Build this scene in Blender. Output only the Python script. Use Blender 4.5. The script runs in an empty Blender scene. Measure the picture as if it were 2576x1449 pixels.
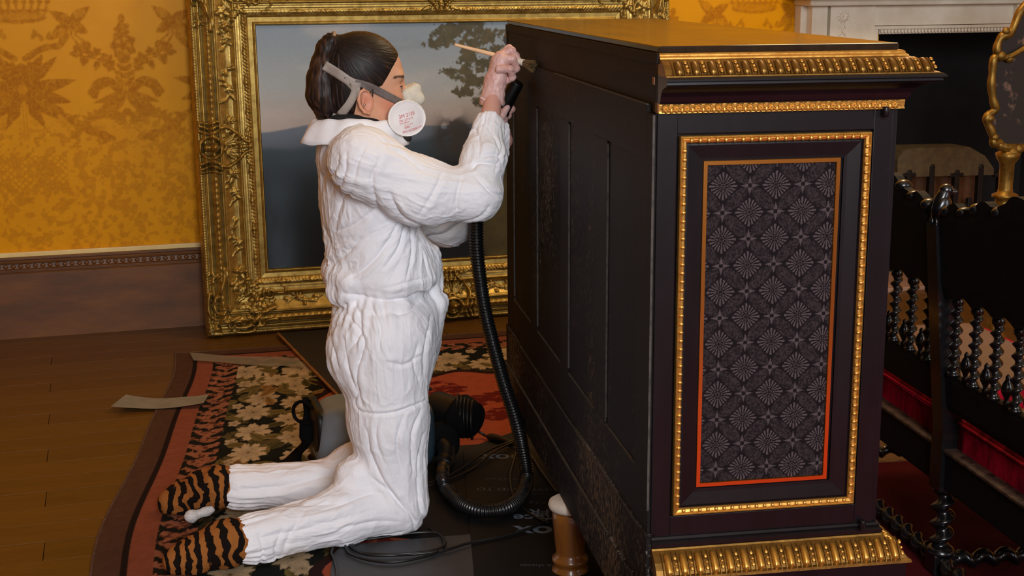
import bpy, bmesh, math, random
import numpy as np
from mathutils import Vector, Matrix
rnd = random.Random(7)
nrs = np.random.RandomState(11)
SC = bpy.context.scene
COL = SC.collection
PI = math.pi

# ------------------------------------------------------------------ camera
CAM_H, CAM_F = 1.42, 3500.0
PITCH, ROLL = math.atan(777 / 3500.0), math.radians(0.355)
cam_d = bpy.data.cameras.new('camera')
cam_d.sensor_width = 36.0
cam_d.lens = 36.0 * CAM_F / 2576.0
cam_d.clip_start = 0.05
cam_o = bpy.data.objects.new('camera', cam_d)
COL.objects.link(cam_o)
cam_o.location = (0, 0, CAM_H)
V = np.array
_fw = V([0, math.cos(PITCH), -math.sin(PITCH)]); _r0 = V([1., 0, 0]); _u0 = np.cross(_r0, _fw)
_rt = math.cos(ROLL) * _r0 - math.sin(ROLL) * _u0
_up = math.cos(ROLL) * _u0 + math.sin(ROLL) * _r0
cam_o.rotation_euler = Matrix((_rt, _up, -_fw)).transposed().to_euler()
SC.camera = cam_o
CAM = V([0, 0, CAM_H])
def ray(x, y): return _fw + _rt * (x - 1288) / CAM_F + _up * (724.5 - y) / CAM_F
def onz(x, y, z=0.0):
    d = ray(x, y); return CAM + d * (z - CAM_H) / d[2]
def onplane(x, y, p0, n):
    d = ray(x, y); return CAM + d * ((V(p0) - CAM) @ V(n)) / (d @ V(n))

# ------------------------------------------------------------------ frames of reference
RA = math.radians(15.8)                      # the room's yaw
WX = V([math.cos(RA), math.sin(RA), 0]); WN = V([-math.sin(RA), math.cos(RA), 0]); W0 = V([-1.32, 5.735, 0])
def wall_pt(u, dep, z): return W0 + WX * u + WN * dep + V([0, 0, z])
CA = math.radians(9.2)                       # the cabinet's yaw
CD = V([-math.sin(CA), math.cos(CA), 0]); CN = V([math.cos(CA), math.sin(CA), 0]); C0 = V([0.254, 2.414, 0])
ZV = V([0, 0, 1.])

# ------------------------------------------------------------------ world, lights, exposure
SC.view_settings.view_transform = 'Standard'
SC.view_settings.look = 'None'
SC.view_settings.gamma = 1.0
SC.view_settings.use_curve_mapping = False
SC.view_settings.exposure = 0.0
w = bpy.data.worlds.new('world'); SC.world = w; w.use_nodes = True
w.node_tree.nodes['Background'].inputs[0].default_value = (1.0, 0.86, 0.68, 1)
w.node_tree.nodes['Background'].inputs[1].default_value = 0.035
def area(name, loc, target, sx, sy, power, color):
    d = bpy.data.lights.new(name, 'AREA'); d.shape = 'RECTANGLE'; d.size = sx; d.size_y = sy
    d.energy = power; d.color = color
    o = bpy.data.objects.new(name, d); COL.objects.link(o); o.location = loc
    o.rotation_euler = (Vector(target) - Vector(loc)).to_track_quat('-Z', 'Y').to_euler()
    return o
area('window_daylight', tuple(wall_pt(0.1, -8.2, 2.3)), (-0.3, 3.6, 0.8), 1.6, 2.5, 290, (0.89, 0.94, 1.0))
area('window_daylight_right', tuple(wall_pt(4.7, -8.2, 2.0)), (-0.3, 3.6, 0.8), 1.5, 2.5, 105, (0.70, 0.85, 1.0))
for nm, lp, pw in (('chandelier_glow', wall_pt(2.3, -1.6, 3.1), 95),):
    d = bpy.data.lights.new(nm, 'POINT'); d.energy = pw; d.color = (1.0, 0.78, 0.47); d.shadow_soft_size = 0.35
    o = bpy.data.objects.new(nm, d); COL.objects.link(o); o.location = tuple(lp)

# ------------------------------------------------------------------ object helpers
def link(name, me, parent=None, mat=None, kind=None):
    o = bpy.data.objects.new(name, me); COL.objects.link(o)
    if mat is not None and me is not None and len(me.materials) == 0: me.materials.append(mat)
    if parent is not None: o.parent = parent
    if kind: o['kind'] = kind
    return o
def tag(o, label=None, cat=None, group=None, kind=None):
    if label: o['label'] = label
    if cat: o['category'] = cat
    if group: o['group'] = group
    if kind: o['kind'] = kind
    return o
def thing(name, label, cat, loc=(0, 0, 0), rotz=0.0, group=None):
    o = bpy.data.objects.new(name, None); COL.objects.link(o)
    o.empty_display_size = 0.05
    o.location = tuple(loc); o.rotation_euler = (0, 0, rotz)
    return tag(o, label, cat, group)
def pmesh(name, verts, faces, smooth=False):
    me = bpy.data.meshes.new(name)
    me.from_pydata([tuple(v) for v in verts], [], [tuple(f) for f in faces]); me.update()
    if smooth: me.polygons.foreach_set('use_smooth', [True] * len(me.polygons))
    return me
def quads(name, verts, f, smooth=True, col=None, cname='pat'):
    """fast mesh from numpy verts (n,3) and quad (or tri) index array"""
    verts = np.asarray(verts, np.float32); f = np.asarray(f, np.int32); k = f.shape[1]
    me = bpy.data.meshes.new(name)
    me.vertices.add(len(verts)); me.vertices.foreach_set('co', verts.ravel())
    me.loops.add(f.size); me.loops.foreach_set('vertex_index', f.ravel())
    me.polygons.add(len(f)); me.polygons.foreach_set('loop_start', np.arange(len(f), dtype=np.int32) * k)
    me.polygons.foreach_set('loop_total', np.full(len(f), k, np.int32))
    if smooth: me.polygons.foreach_set('use_smooth', np.ones(len(f), bool))
    me.update(calc_edges=True); me.validate()
    if col is not None:
        a = me.color_attributes.new(cname, 'FLOAT_COLOR', 'POINT')
        c = np.ones((len(verts), 4), np.float32); col = np.asarray(col, np.float32)
        if col.ndim == 1: c[:, :3] = col[:, None]
        else: c[:, :3] = col
        a.data.foreach_set('color', c.ravel())
    return me
def gridfaces(ny, nx, off=0, closed_x=False):
    i = np.arange(ny - 1)[:, None]; j = np.arange(nx if closed_x else nx - 1)[None, :]
    j2 = (j + 1) % nx
    return (np.stack([i * nx + j, i * nx + j2, (i + 1) * nx + j2, (i + 1) * nx + j], -1).reshape(-1, 4) + off)
def grid(name, P, col=None, smooth=True, flip=False, cname='pat'):
    ny, nx = P.shape[:2]; f = gridfaces(ny, nx)
    if flip: f = f[:, ::-1]
    return quads(name, P.reshape(-1, 3), f, smooth, None if col is None else col.reshape(ny * nx, -1).squeeze(), cname)
def box(name, a, b, parent=None, mat=None, bev=0.0, frame=None, kind=None):
    """axis box from a to b in a local frame (origin, ex, ey, ez)"""
    bm = bmesh.new(); bmesh.ops.create_cube(bm, size=1.0)
    a = V(a, ) if False else np.array(a, float); b = np.array(b, float); c = (a + b) / 2; s = np.abs(b - a)
    for v in bm.verts: v.co = Vector((v.co.x * s[0] + c[0], v.co.y * s[1] + c[1], v.co.z * s[2] + c[2]))
    if bev > 0: bmesh.ops.bevel(bm, geom=list(bm.edges), offset=min(bev, s.min() * .45), segments=2, affect='EDGES', profile=.6)
    if frame is not None:
        o_, ex, ey, ez = [np.array(q, float) for q in frame]
        for v in bm.verts: v.co = Vector(o_ + ex * v.co.x + ey * v.co.y + ez * v.co.z)
    me = bpy.data.meshes.new(name); bm.to_mesh(me); bm.free()
    return link(name, me, parent, mat, kind)
def lathe(prof, n=24):
    """prof: list of (r,z) -> verts, quads"""
    prof = np.array(prof, float); a = np.linspace(0, 2 * PI, n, endpoint=False)
    vs = np.stack([prof[:, 0, None] * np.cos(a), prof[:, 0, None] * np.sin(a), np.repeat(prof[:, 1, None], n, 1)], -1)
    return vs.reshape(-1, 3), gridfaces(len(prof), n, closed_x=True)
def frames_along(P):
    P = np.asarray(P, float); T = np.gradient(P, axis=0); T /= np.linalg.norm(T, axis=1)[:, None] + 1e-12
    n = np.cross(T[0], V([0, 0, 1.])); n = n if np.linalg.norm(n) > .1 else np.cross(T[0], V([1., 0, 0]))
    n /= np.linalg.norm(n); N = []
    for t in T:
        n = n - t * (n @ t); n /= np.linalg.norm(n) + 1e-12; N.append(n.copy())
    N = np.array(N); return T, N, np.cross(T, N)
def tube_vf(P, r, n=12, caps=True):
    P = np.asarray(P, float); T, N, B = frames_along(P); r = np.broadcast_to(np.asarray(r, float), (len(P),))
    a = np.linspace(0, 2 * PI, n, endpoint=False)
    vs = P[:, None] + r[:, None, None] * (np.cos(a)[None, :, None] * N[:, None] + np.sin(a)[None, :, None] * B[:, None])
    f = gridfaces(len(P), n, closed_x=True)
    vs = vs.reshape(-1, 3)
    if caps:
        k = len(vs); vs = np.vstack([vs, P[:1], P[-1:]]); j = np.arange(n); j2 = (j + 1) % n; l = (len(P) - 1) * n
        c0 = np.stack([j2, j, np.full(n, k), np.full(n, k)], -1); c1 = np.stack([l + j, l + j2, np.full(n, k + 1), np.full(n, k + 1)], -1)
        f = list(map(tuple, f)) + [tuple(q[:3]) for q in c0] + [tuple(q[:3]) for q in c1]
    return vs, f
def tube(name, P, r, parent=None, mat=None, n=12, kind=None):
    vs, f = tube_vf(P, r, n); me = pmesh(name, vs, f, True)
    return link(name, me, parent, mat, kind)
def spline(pts, n=60):
    """Catmull-Rom through pts"""
    p = np.asarray(pts, float); p = np.vstack([2 * p[0] - p[1], p, 2 * p[-1] - p[-2]])
    t = np.linspace(0, len(p) - 3 - 1e-9, n); i = t.astype(int); u = (t - i)[:, None]
    a, b, c, d = p[i], p[i + 1], p[i + 2], p[i + 3]
    return .5 * (2 * b + (c - a) * u + (2 * a - 5 * b + 4 * c - d) * u * u + (3 * b - a - 3 * c + d) * u ** 3)
def sweep(name, path, prof, parent=None, mat=None, closed=False, smooth=False, cap=True):
    """mitred sweep in plan: path = list of 2D points, prof = list of (out,z); out is to the right of travel"""
    path = np.array(path, float); n = len(path); prof = np.array(prof, float); k = len(prof); vs = []
    for i in range(n):
        a = path[i] - path[i - 1] if (i > 0 or closed) else path[1] - path[0]
        b = path[(i + 1) % n] - path[i] if (i < n - 1 or closed) else path[i] - path[i - 1]
        a = a / np.linalg.norm(a); b = b / np.linalg.norm(b)
        na = V([a[1], -a[0]]); nb = V([b[1], -b[0]]); m = na + nb; m /= (m @ m) / 2 if (m @ m) > 1e-9 else 1
        m = m if abs(m @ na) > 1e-6 else na
        m = m / (m @ na)
        for o_, z in prof: vs.append((path[i][0] + m[0] * o_, path[i][1] + m[1] * o_, z))
    fs = []
    for i in range(n if closed else n - 1):
        for j in range(k):
            if j == k - 1 and not cap: continue
            j2 = (j + 1) % k; i2 = (i + 1) % n
            fs.append((i * k + j, i2 * k + j, i2 * k + j2, i * k + j2))
    if not closed and cap: fs += [tuple(range(k)), tuple(range((n - 1) * k, n * k))[::-1]]
    me = pmesh(name, vs, fs, smooth); bm = bmesh.new(); bm.from_mesh(me); bmesh.ops.recalc_face_normals(bm, faces=bm.faces); bm.to_mesh(me); bm.free()
    return link(name, me, parent, mat)
def xform(me, M):
    me.transform(M); return me
def fmat(o_, ex, ey, ez):
    M = Matrix.Identity(4)
    for i, c in enumerate((ex, ey, ez, o_)):
        for r in range(3): M[r][i] = float(c[r])
    return M

# ------------------------------------------------------------------ materials
def srgb(r, g, b):
    f = lambda c: ((c / 255) / 12.92 if c <= 10.3 else (((c / 255) + .055) / 1.055) ** 2.4)
    return (f(r), f(g), f(b), 1)
class NT:
    def __init__(s, name):
        s.m = bpy.data.materials.new(name); s.m.use_nodes = True; s.t = s.m.node_tree; s.b = s.t.nodes['Principled BSDF']
    def n(s, typ, **kw):
        nd = s.t.nodes.new(typ)
        for k, v in kw.items():
            if k.startswith('i_'):
                key = k[2:]; key = int(key) if key.isdigit() else key.replace('_', ' ')
                nd.inputs[key].default_value = v
            else: setattr(nd, k, v)
        return nd
    def l(s, a, b): s.t.links.new(a, b)
    def coords(s, scale=(1, 1, 1), kind='Object'):
        tc = s.n('ShaderNodeTexCoord'); mp = s.n('ShaderNodeMapping'); mp.inputs['Scale'].default_value = scale
        s.l(tc.outputs[kind], mp.inputs[0]); return mp.outputs[0]
    def noise(s, vec, scale, detail=4, rough=.55, dist=0):
        nd = s.n('ShaderNodeTexNoise'); nd.inputs['Scale'].default_value = scale; nd.inputs['Detail'].default_value = detail
        nd.inputs['Roughness'].default_value = rough; nd.inputs['Distortion'].default_value = dist
        s.l(vec, nd.inputs['Vector']); return nd.outputs[0]
    def ramp(s, fac, stops):
        nd = s.n('ShaderNodeValToRGB'); s.l(fac, nd.inputs[0]); e = nd.color_ramp.elements
        while len(e) < len(stops): e.new(.5)
        for el, (p, c) in zip(e, stops): el.position = p; el.color = c if len(c) == 4 else (*c, 1)
        return nd.outputs[0]
    def mix(s, fac, a, b, mode='MIX'):
        nd = s.n('ShaderNodeMix', data_type='RGBA', blend_type=mode)
        for sock, v in ((nd.inputs[0], fac), (nd.inputs[6], a), (nd.inputs[7], b)):
            if hasattr(v, 'links') or hasattr(v, 'is_linked'): s.l(v, sock)
            else: sock.default_value = v
        return nd.outputs[2]
    def attr(s, name='pat'):
        nd = s.n('ShaderNodeVertexColor', layer_name=name); return nd.outputs[0]
    def bump(s, h, strength=.3, dist=.002, prev=None):
        nd = s.n('ShaderNodeBump'); nd.inputs['Strength'].default_value = strength; nd.inputs['Distance'].default_value = dist
        s.l(h, nd.inputs['Height'])
        if prev is not None: s.l(prev, nd.inputs['Normal'])
        s.l(nd.outputs[0], s.b.inputs['Normal']); return nd.outputs[0]
    def set(s, **kw):
        for k, v in kw.items():
            sock = s.b.inputs[{'base': 'Base Color', 'rough': 'Roughness', 'metal': 'Metallic', 'coat': 'Coat Weight', 'coat_rough': 'Coat Roughness',
                               'spec': 'Specular IOR Level', 'sheen': 'Sheen Weight', 'sheen_rough': 'Sheen Roughness', 'sss': 'Subsurface Weight', 'trans': 'Transmission Weight', 'alpha': 'Alpha', 'ior': 'IOR'}[k]]
            if hasattr(v, 'is_linked'): s.l(v, sock)
            else: sock.default_value = v
        return s
def simple(name, c1, c2=None, rough=.5, metal=0., scale=30, stretch=(1, 1, 1), bump=0., bscale=None, bdist=.002, lo=.35, hi=.65, **kw):
    s = NT(name); vec = s.coords(stretch)
    if c2 is not None:
        nz = s.noise(vec, scale, 6, .6); s.set(base=s.ramp(nz, [(lo, c1), (hi, c2)]))
    else: s.set(base=c1)
    s.set(rough=rough, metal=metal, **kw)
    if bump: s.bump(s.noise(vec, bscale or scale, 8, .65), bump, bdist)
    return s.m

# ------------------------------------------------------------------ 2D rasters for flat print (damask, rug, painting, textile)
class Ras:
    def __init__(s, x0, x1, y0, y1, nx, ny):
        s.x = np.linspace(x0, x1, nx); s.y = np.linspace(y0, y1, ny); s.X, s.Y = np.meshgrid(s.x, s.y); s.A = np.zeros((ny, nx))
    def win(s, xa, xb, ya, yb):
        i0, i1 = np.searchsorted(s.x, [xa, xb]); j0, j1 = np.searchsorted(s.y, [ya, yb])
        return (slice(max(j0 - 1, 0), j1 + 1), slice(max(i0 - 1, 0), i1 + 1))
    def put(s, W_, m, v=1.0):
        s.A[W_] = np.where(m, v, s.A[W_])
    def ell(s, cx, cy, rx, ry, rot=0., v=1.0, fn=None):
        R_ = max(rx, ry) * 1.6; W_ = s.win(cx - R_, cx + R_, cy - R_, cy + R_); dx = s.X[W_] - cx; dy = s.Y[W_] - cy
        c, q = math.cos(rot), math.sin(rot); a = (dx * c + dy * q) / rx; b = (-dx * q + dy * c) / ry
        d = a * a + b * b
        if fn is not None: d = d * fn(np.arctan2(b, a))
        s.put(W_, d < 1, v)
    def leaf(s, x, y, L, wd, ang, v=1.0):
        W_ = s.win(x - L * 1.1, x + L * 1.1, y - L * 1.1, y + L * 1.1); dx = s.X[W_] - x; dy = s.Y[W_] - y
        c, q = math.cos(ang), math.sin(ang); t = (dx * c + dy * q) / L; b = -dx * q + dy * c
        with np.errstate(invalid='ignore'):
            m = (t > 0) & (t < 1) & (np.abs(b) < wd * np.sqrt(np.clip(t, 0, 1)) * (1 - np.clip(t, 0, 1)) * 2.0)
        s.put(W_, m, v)
    def stroke(s, pts, wd, v=1.0, dash=None):
        p = np.asarray(pts, float)
        for i in range(len(p) - 1):
            a, b = p[i], p[i + 1]; W_ = s.win(min(a[0], b[0]) - wd, max(a[0], b[0]) + wd, min(a[1], b[1]) - wd, max(a[1], b[1]) + wd)
            ex, ey = b - a; L2 = ex * ex + ey * ey + 1e-12; dx = s.X[W_] - a[0]; dy = s.Y[W_] - a[1]
            t = np.clip((dx * ex + dy * ey) / L2, 0, 1); s.put(W_, (dx - t * ex) ** 2 + (dy - t * ey) ** 2 < wd * wd / 4, v)
def lattice_noise(X, Y, seed=0):
    """cheap smooth value noise"""
    xi = np.floor(X).astype(np.int64); yi = np.floor(Y).astype(np.int64); xf = X - xi; yf = Y - yi
    xf = xf * xf * (3 - 2 * xf); yf = yf * yf * (3 - 2 * yf)
    def h(a, b):
        n = (a * 374761393 + b * 668265263 + seed * 974634777) & 0x7fffffff
        n = ((n ^ (n >> 13)) * 1274126177) & 0x7fffffff
        return ((n ^ (n >> 16)) & 0xffff) / 65535.0
    return (h(xi, yi) * (1 - xf) + h(xi + 1, yi) * xf) * (1 - yf) + (h(xi, yi + 1) * (1 - xf) + h(xi + 1, yi + 1) * xf) * yf
def fbm2(X, Y, oct=5, seed=0):
    a, r, t = 1., 0, 0
    for i in range(oct):
        r = r + a * lattice_noise(X * 2 ** i, Y * 2 ** i, seed + i); t += a; a *= .5
    return r / t
# ================================================================== SETTING
def wpx(x, y, dep=0.0):
    P = onplane(x, y, W0 + WN * dep, WN); return (P - W0) @ WX, P[2]
WF = lambda dep=0.0: (W0 + WN * dep, WX, WN, ZV)

# ---- materials of the room
def damask_mat():
    s = NT('damask_silk'); p = s.attr(); v = s.coords()
    n = s.noise(v, 9, 3); n2 = s.noise(v, 260, 2)
    ground = s.mix(n, srgb(228, 158, 4), srgb(214, 142, 4)); fig = s.mix(n, srgb(168, 98, 12), srgb(152, 86, 10))
    c = s.mix(p, ground, fig); s.set(base=c, rough=s.ramp(p, [(0, (.42,) * 3), (1, (.62,) * 3)]), spec=.12)
    s.bump(s.mix(.25, p, n2), .25, .001); return s.m
M_damask = damask_mat()
M_cream = simple('cream_paint', srgb(236, 208, 140), srgb(222, 190, 120), .45, scale=6)
M_gold_fillet = simple('gilt_fillet', srgb(230, 180, 70), srgb(190, 140, 50), .35, .8, scale=30)
M_skirt = simple('grained_skirting', srgb(118, 70, 22), srgb(86, 50, 15), .5, scale=5, stretch=(.6, .6, 2.5), bump=.12, bscale=40)
M_ceiling = simple('ceiling_plaster', srgb(222, 205, 170), srgb(212, 192, 150), .8, scale=3)
M_plainwall = simple('gold_wallpaper', srgb(206, 146, 36), srgb(180, 120, 30), .6, scale=7)
def oak(name, a, b, seed):
    s = NT(name); v = s.coords((1.2, 14, 14)); n = s.noise(v, 4 + seed, 6, .6, .6); v2 = s.coords((3, 60, 60)); g = s.noise(v2, 9, 4)
    c = s.mix(.35, s.ramp(n, [(.3, a), (.7, b)]), s.ramp(g, [(.35, b), (.65, a)])); s.set(base=c, rough=.42, spec=.35)
    s.bump(g, .08, .001); return s.m
M_oak = [oak('oak_plank_a', srgb(102, 67, 18), srgb(78, 49, 12), .0), oak('oak_plank_b', srgb(99, 65, 17), srgb(75, 47, 11), 1.3), oak('oak_plank_c', srgb(105, 70, 19), srgb(81, 52, 13), 2.1)]
M_subfloor = simple('dark_subfloor', srgb(60, 34, 16), srgb(40, 22, 10), .6, scale=8)
M_marble = simple('white_marble', srgb(242, 232, 212), srgb(220, 206, 180), .35, scale=5, bump=.03, bscale=50)
M_soot = simple('sooty_firebox', srgb(14, 12, 11), srgb(24, 20, 18), .85, scale=14, bump=.4, bscale=25, bdist=.01)

def face_room_box(name, a, b, mat, frame, bev=0): return box(name, a, b, None, mat, bev, frame, 'structure')
floor = box('floor', (-4.9, -8.4, -.08), (6.2, 0.3, -.022), None, M_subfloor, 0, WF(), 'structure')
# floorboards run parallel to the back wall
pw = .128; kk = 0; plank_me = {}
for r in range(26):
    y1 = .02 - r * pw; y0 = y1 - pw + .0004; u = -2.6 - (r * 0.73) % 1.1; L = 0
    while u < 4.8:
        L = 1.55 + .25 * ((r * 7 + kk * 3) % 3)
        a, b = u, u + L - .0018
        if b > -1.9:
            if ('p', L) not in plank_me:
                ob = box('floor_plank', (0, 0, 0), (L - .0018, pw - .0004, .022), None, None, .0006); plank_me[('p', L)] = [ob.data.copy() for _ in range(3)]
                for q in range(3): plank_me[('p', L)][q].materials.append(M_oak[q])
                bpy.data.objects.remove(ob)
            o = link('floor_plank', plank_me[('p', L)][(r * 5 + kk) % 3], floor); o.location = tuple(wall_pt(a, y0, -.0222 + .0004 * ((r + kk) % 3) * .5)); o.rotation_euler = (0, 0, RA)
        u += L; kk += 1
ceiling = face_room_box('ceiling', (-4.9, -8.4, 4.2), (6.2, .3, 4.3), M_ceiling, WF())
wl = face_room_box('wall_left', (-5.0, -8.4, -.02), (-4.9, .3, 4.3), M_plainwall, WF())
wr = face_room_box('wall_right', (6.2, -8.4, -.02), (6.3, .3, 4.3), M_plainwall, WF())
wf = face_room_box('wall_front', (-5.0, -8.5, -.02), (6.3, -8.4, 4.3), M_plainwall, WF())

# ---- damask pattern in wall coordinates (metres)
def damask(X, Y, res):
    R = Ras(X[0], X[-1], Y[0], Y[-1], len(X), len(Y)); PER = .79
    def both(ax, f):
        for sg in (1, -1): f(lambda x: ax + sg * x, lambda a: a if sg == 1 else PI - a)
    rr = random.Random(5)
    for k in range(-1, 7):
        axA = -.640 + PER * k; axB = axA + PER / 2
        if axA < X[0] - .8 or axA > X[-1] + .8: continue
        for zo in (0.0, -1.14):
            # crown over trophy of leaves
            R.ell(axA, 1.285 + zo, .112, .024, 0, .9); R.ell(axA, 1.290 + zo, .10, .014, 0, .55)
            for i in range(9):
                a = (i - 4) / 4.0
                R.stroke([(axA + a * .105, 1.30 + zo), (axA + a * .135, 1.40 + zo)], .010, .85); R.ell(axA + a * .118, 1.345 + zo, .011, .011, 0, .9)
            R.stroke([(axA - .12, 1.31 + zo), (axA + .12, 1.31 + zo)], .008, .9)
            R.ell(axA, 1.005 + zo, .052, .050, 0, 1.0); R.ell(axA, 1.075 + zo, .030, .030, 0, 1.0); R.ell(axA, 1.005 + zo, .018, .02, 0, .4)
            for i in range(6): R.ell(axA + .034 * math.cos(i), 1.10 + .028 * math.sin(i * 2.1) + zo, .012, .012, 0, .95)
            def half(fx, fa):
                R.leaf(fx(.02), 1.03 + zo, .13, .030, fa(1.05)); R.leaf(fx(.03), 1.03 + zo, .15, .026, fa(.75)); R.leaf(fx(.02), 1.0 + zo, .19, .034, fa(.20)); R.leaf(fx(.02), .99 + zo, .17, .034, fa(-.25)); R.leaf(fx(.02), .98 + zo, .15, .030, fa(-.72)); R.leaf(fx(.015), .97 + zo, .14, .024, fa(-1.12))
                # swagged ribbon up to the bow
                pts = spline([(.03, 1.13), (.09, 1.165), (.15, 1.175), (.175, 1.215), (.165, 1.25)], 24)
                for j, (x, y) in enumerate(pts): R.ell(fx(x), y + zo, .016 + .006 * math.sin(j * 1.3), .013, fa(.4), .95 if j % 4 else .6)
                for (x, y, a, L) in ((.20, 1.262, .7, .10), (.20, 1.262, 2.6, .09), (.20, 1.262, -.6, .08), (.19, 1.262, -2.4, .10)): R.leaf(fx(x), y + zo, L, .028, fa(a), .95)
                R.ell(fx(.20), 1.262 + zo, .014, .014); R.ell(fx(.235), 1.30 + zo, .024, .016, fa(.6), .55); R.ell(fx(.16), 1.225 + zo, .022, .014, fa(.6), .55)
                R.stroke([(fx(x), y + zo) for x, y in spline([(.20, 1.25), (.20, 1.21), (.225, 1.175)], 10)], .006); R.stroke([(fx(x), y + zo) for x, y in spline([(.21, 1.25), (.215, 1.215), (.245, 1.19)], 10)], .006)
                for (x, y) in ((.222, 1.165), (.247, 1.175)): R.leaf(fx(x), y + .015 + zo, .055, .03, fa(-1.45), .95)
                # tassels under the trophy
                R.stroke([(fx(.03), .96 + zo), (fx(.03), .92 + zo)], .005); R.leaf(fx(.04), .935 + zo, .055, .034, fa(-1.5)); R.stroke([(fx(.005), .95 + zo), (fx(.005), .80 + zo)], .005, .7)
                # sprays
                for i in range(7): R.leaf(fx(.05 + .02 * i), 1.2 + .012 * math.sin(i * 2) + zo, .035, .012, fa(1.2 + .9 * math.sin(i)), .8)
                # garland towards the basket
                pts = spline([(.06, .97), (.15, .90), (.25, .83), (.33, .80)], 30)
                for j, (x, y) in enumerate(pts):
                    R.ell(fx(x), y + zo, .020 + .008 * math.sin(j * 2.1), .014 + .004 * math.cos(j), fa(-.6), .9 if j % 3 else .5)
                    if j % 4 == 0: R.leaf(fx(x), y + zo, .045, .014, fa(.9 + j), .8)
                for i in range(16):
                    x, y = rr.uniform(.0, .34), rr.uniform(.52, .80); R.ell(fx(x), y + zo, .018, .014, fa(i), .62)
                    R.leaf(fx(x), y + zo, .05, .015, fa(rr.uniform(0, 6)), .55)
            both(axA, half)
            # flower urn and palmette
            R.ell(axB, 1.17 + zo, .045, .055, 0, .95, lambda a: 1 + .25 * np.cos(7 * a)); R.ell(axB, 1.235 + zo, .028, .025, 0, .95, lambda a: 1 + .3 * np.cos(5 * a)); R.ell(axB, 1.275 + zo, .013, .018)
            for i in range(5): R.ell(axB + .022 * math.cos(i * 1.26), 1.17 + .026 * math.sin(i * 1.26) + zo, .009, .009, 0, .35)
            R.stroke([(axB, 1.12 + zo), (axB, .98 + zo)], .006)
            def halfB(fx, fa):
                for i in range(4): R.leaf(fx(0), 1.01 + .03 * i + zo, .055 - .006 * i, .014, fa(.75), .95)
                pts = spline([(.005, .985), (.05, 1.035), (.10, 1.03), (.135, .985)], 26)
                for j, (x, y) in enumerate(pts): R.leaf(fx(x), y + zo, .034, .016, fa(-.9 - .05 * j), .95); R.leaf(fx(x), y - .006 + zo, .02, .012, fa(.6), .9)
                for a, L in ((-.25, .13), (-.55, .14), (-.9, .13)): R.leaf(fx(.005), .975 + zo, L, .022, fa(a), .85)
                R.leaf(fx(.0), .92 + zo, .06, .014, fa(-1.15), .9)
                pts = spline([(.01, 1.0), (.05, 1.085), (.11, 1.12), (.175, 1.135)], 16); R.stroke([(fx(x), y + zo) for x, y in pts], .005)
                for (x, y, r) in ((.07, 1.115, .026), (.055, 1.085, .018), (.105, 1.145, .018)): R.ell(fx(x), y + zo, r, r * .9, 0, .95, lambda a: 1 + .35 * np.cos(5 * a))
                for (x, y, a) in ((.12, 1.12, 1.1), (.14, 1.125, -.9), (.17, 1.135, .2), (.16, 1.13, -1.7), (.1, 1.11, -1.2), (.06, 1.08, 2.2)): R.leaf(fx(x), y + zo, .042, .016, fa(a), .95)
                pts = spline([(.005, .87), (.06, .90), (.14, .875), (.20, .81)], 22)
                for j, (x, y) in enumerate(pts): R.leaf(fx(x), y + zo, .04, .016, fa(-.4 + (j % 2) * 1.2), .75)
                for i in range(14):
                    x, y = rr.uniform(0, .2), rr.uniform(.5, .86); R.leaf(fx(x), y + zo, .05, .016, fa(rr.uniform(0, 6)), .5)
            both(axB, halfB)
    A = R.A.copy()
    for _ in range(1):
        B = A.copy(); B[1:-1, 1:-1] = (A[1:-1, 1:-1] * 2 + A[:-2, 1:-1] + A[2:, 1:-1] + A[1:-1, :-2] + A[1:-1, 2:]) / 6; A = B
    fol = fbm2(R.X / .020, R.Y / .020, 3, 12); fol = np.clip((fol - .50) * 9, 0, 1); low = np.clip((.90 - R.Y + .10 * (fbm2(R.X / .09, R.Y / .09, 2, 5) - .5)) / .10, 0, 1)
    fx = np.abs(((R.X + .640 + .395) % .79) - .395); lat = ((np.abs(((fx + R.Y) / .028) % 1 - .5) < .16) | (np.abs(((fx - R.Y) / .028) % 1 - .5) < .16)) & (fx < .15) & (R.Y > .58) & (R.Y < .74)
    A = np.maximum(A, np.maximum(.55 * fol * low, .5 * lat))
    nz = fbm2(R.X / .008, R.Y / .008, 2, 3); veins = np.clip((np.abs(fbm2(R.X / .014, R.Y / .014, 2, 7) - .5) - .02) * 14, 0, 1)
    return A * (.62 + .25 * nz) * (.55 + .45 * veins)
def wall_patches():
    vs, fs, cs, off = [], [], [], 0
    def patch(us, zs, pat):
        nonlocal off
        U, Z = np.meshgrid(us, zs); P = W0 + U[..., None] * WX + Z[..., None] * ZV
        c = damask(us, zs, 1) if pat else np.zeros_like(U)
        vs.append(P.reshape(-1, 3)); cs.append(c.ravel()); fs.append(gridfaces(len(zs), len(us), off)[:, ::1]); off += U.size
    L = np.linspace
    patch(L(-1.0, .14, 300), L(.34, 1.46, 300), True); patch(L(2.06, 2.78, 190), L(1.10, 1.46, 96), True)
    patch(L(-4.9, -1.0, 6), L(.34, 1.46, 3), False); patch(L(.14, 2.06, 4), L(.34, 1.46, 3), False)
    patch(L(2.06, 2.78, 3), L(.34, 1.10, 3), False); patch(L(2.78, 3.16, 3), L(-.02, 1.46, 3), False); patch(L(4.5, 6.2, 3), L(-.02, 1.46, 3), False); patch(L(3.16, 4.5, 3), L(1.16, 1.46, 3), False)
    patch(L(-4.9, 2.78, 4), L(-.02, .34, 3), False); patch(L(-4.9, 6.2, 6), L(1.46, 4.3, 4), False)
    me = quads('wall_back', np.vstack(vs), np.vstack(fs), False, np.concatenate(cs))
    return link('wall_back', me, None, M_damask, 'structure')
wall_back = wall_patches()
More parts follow.
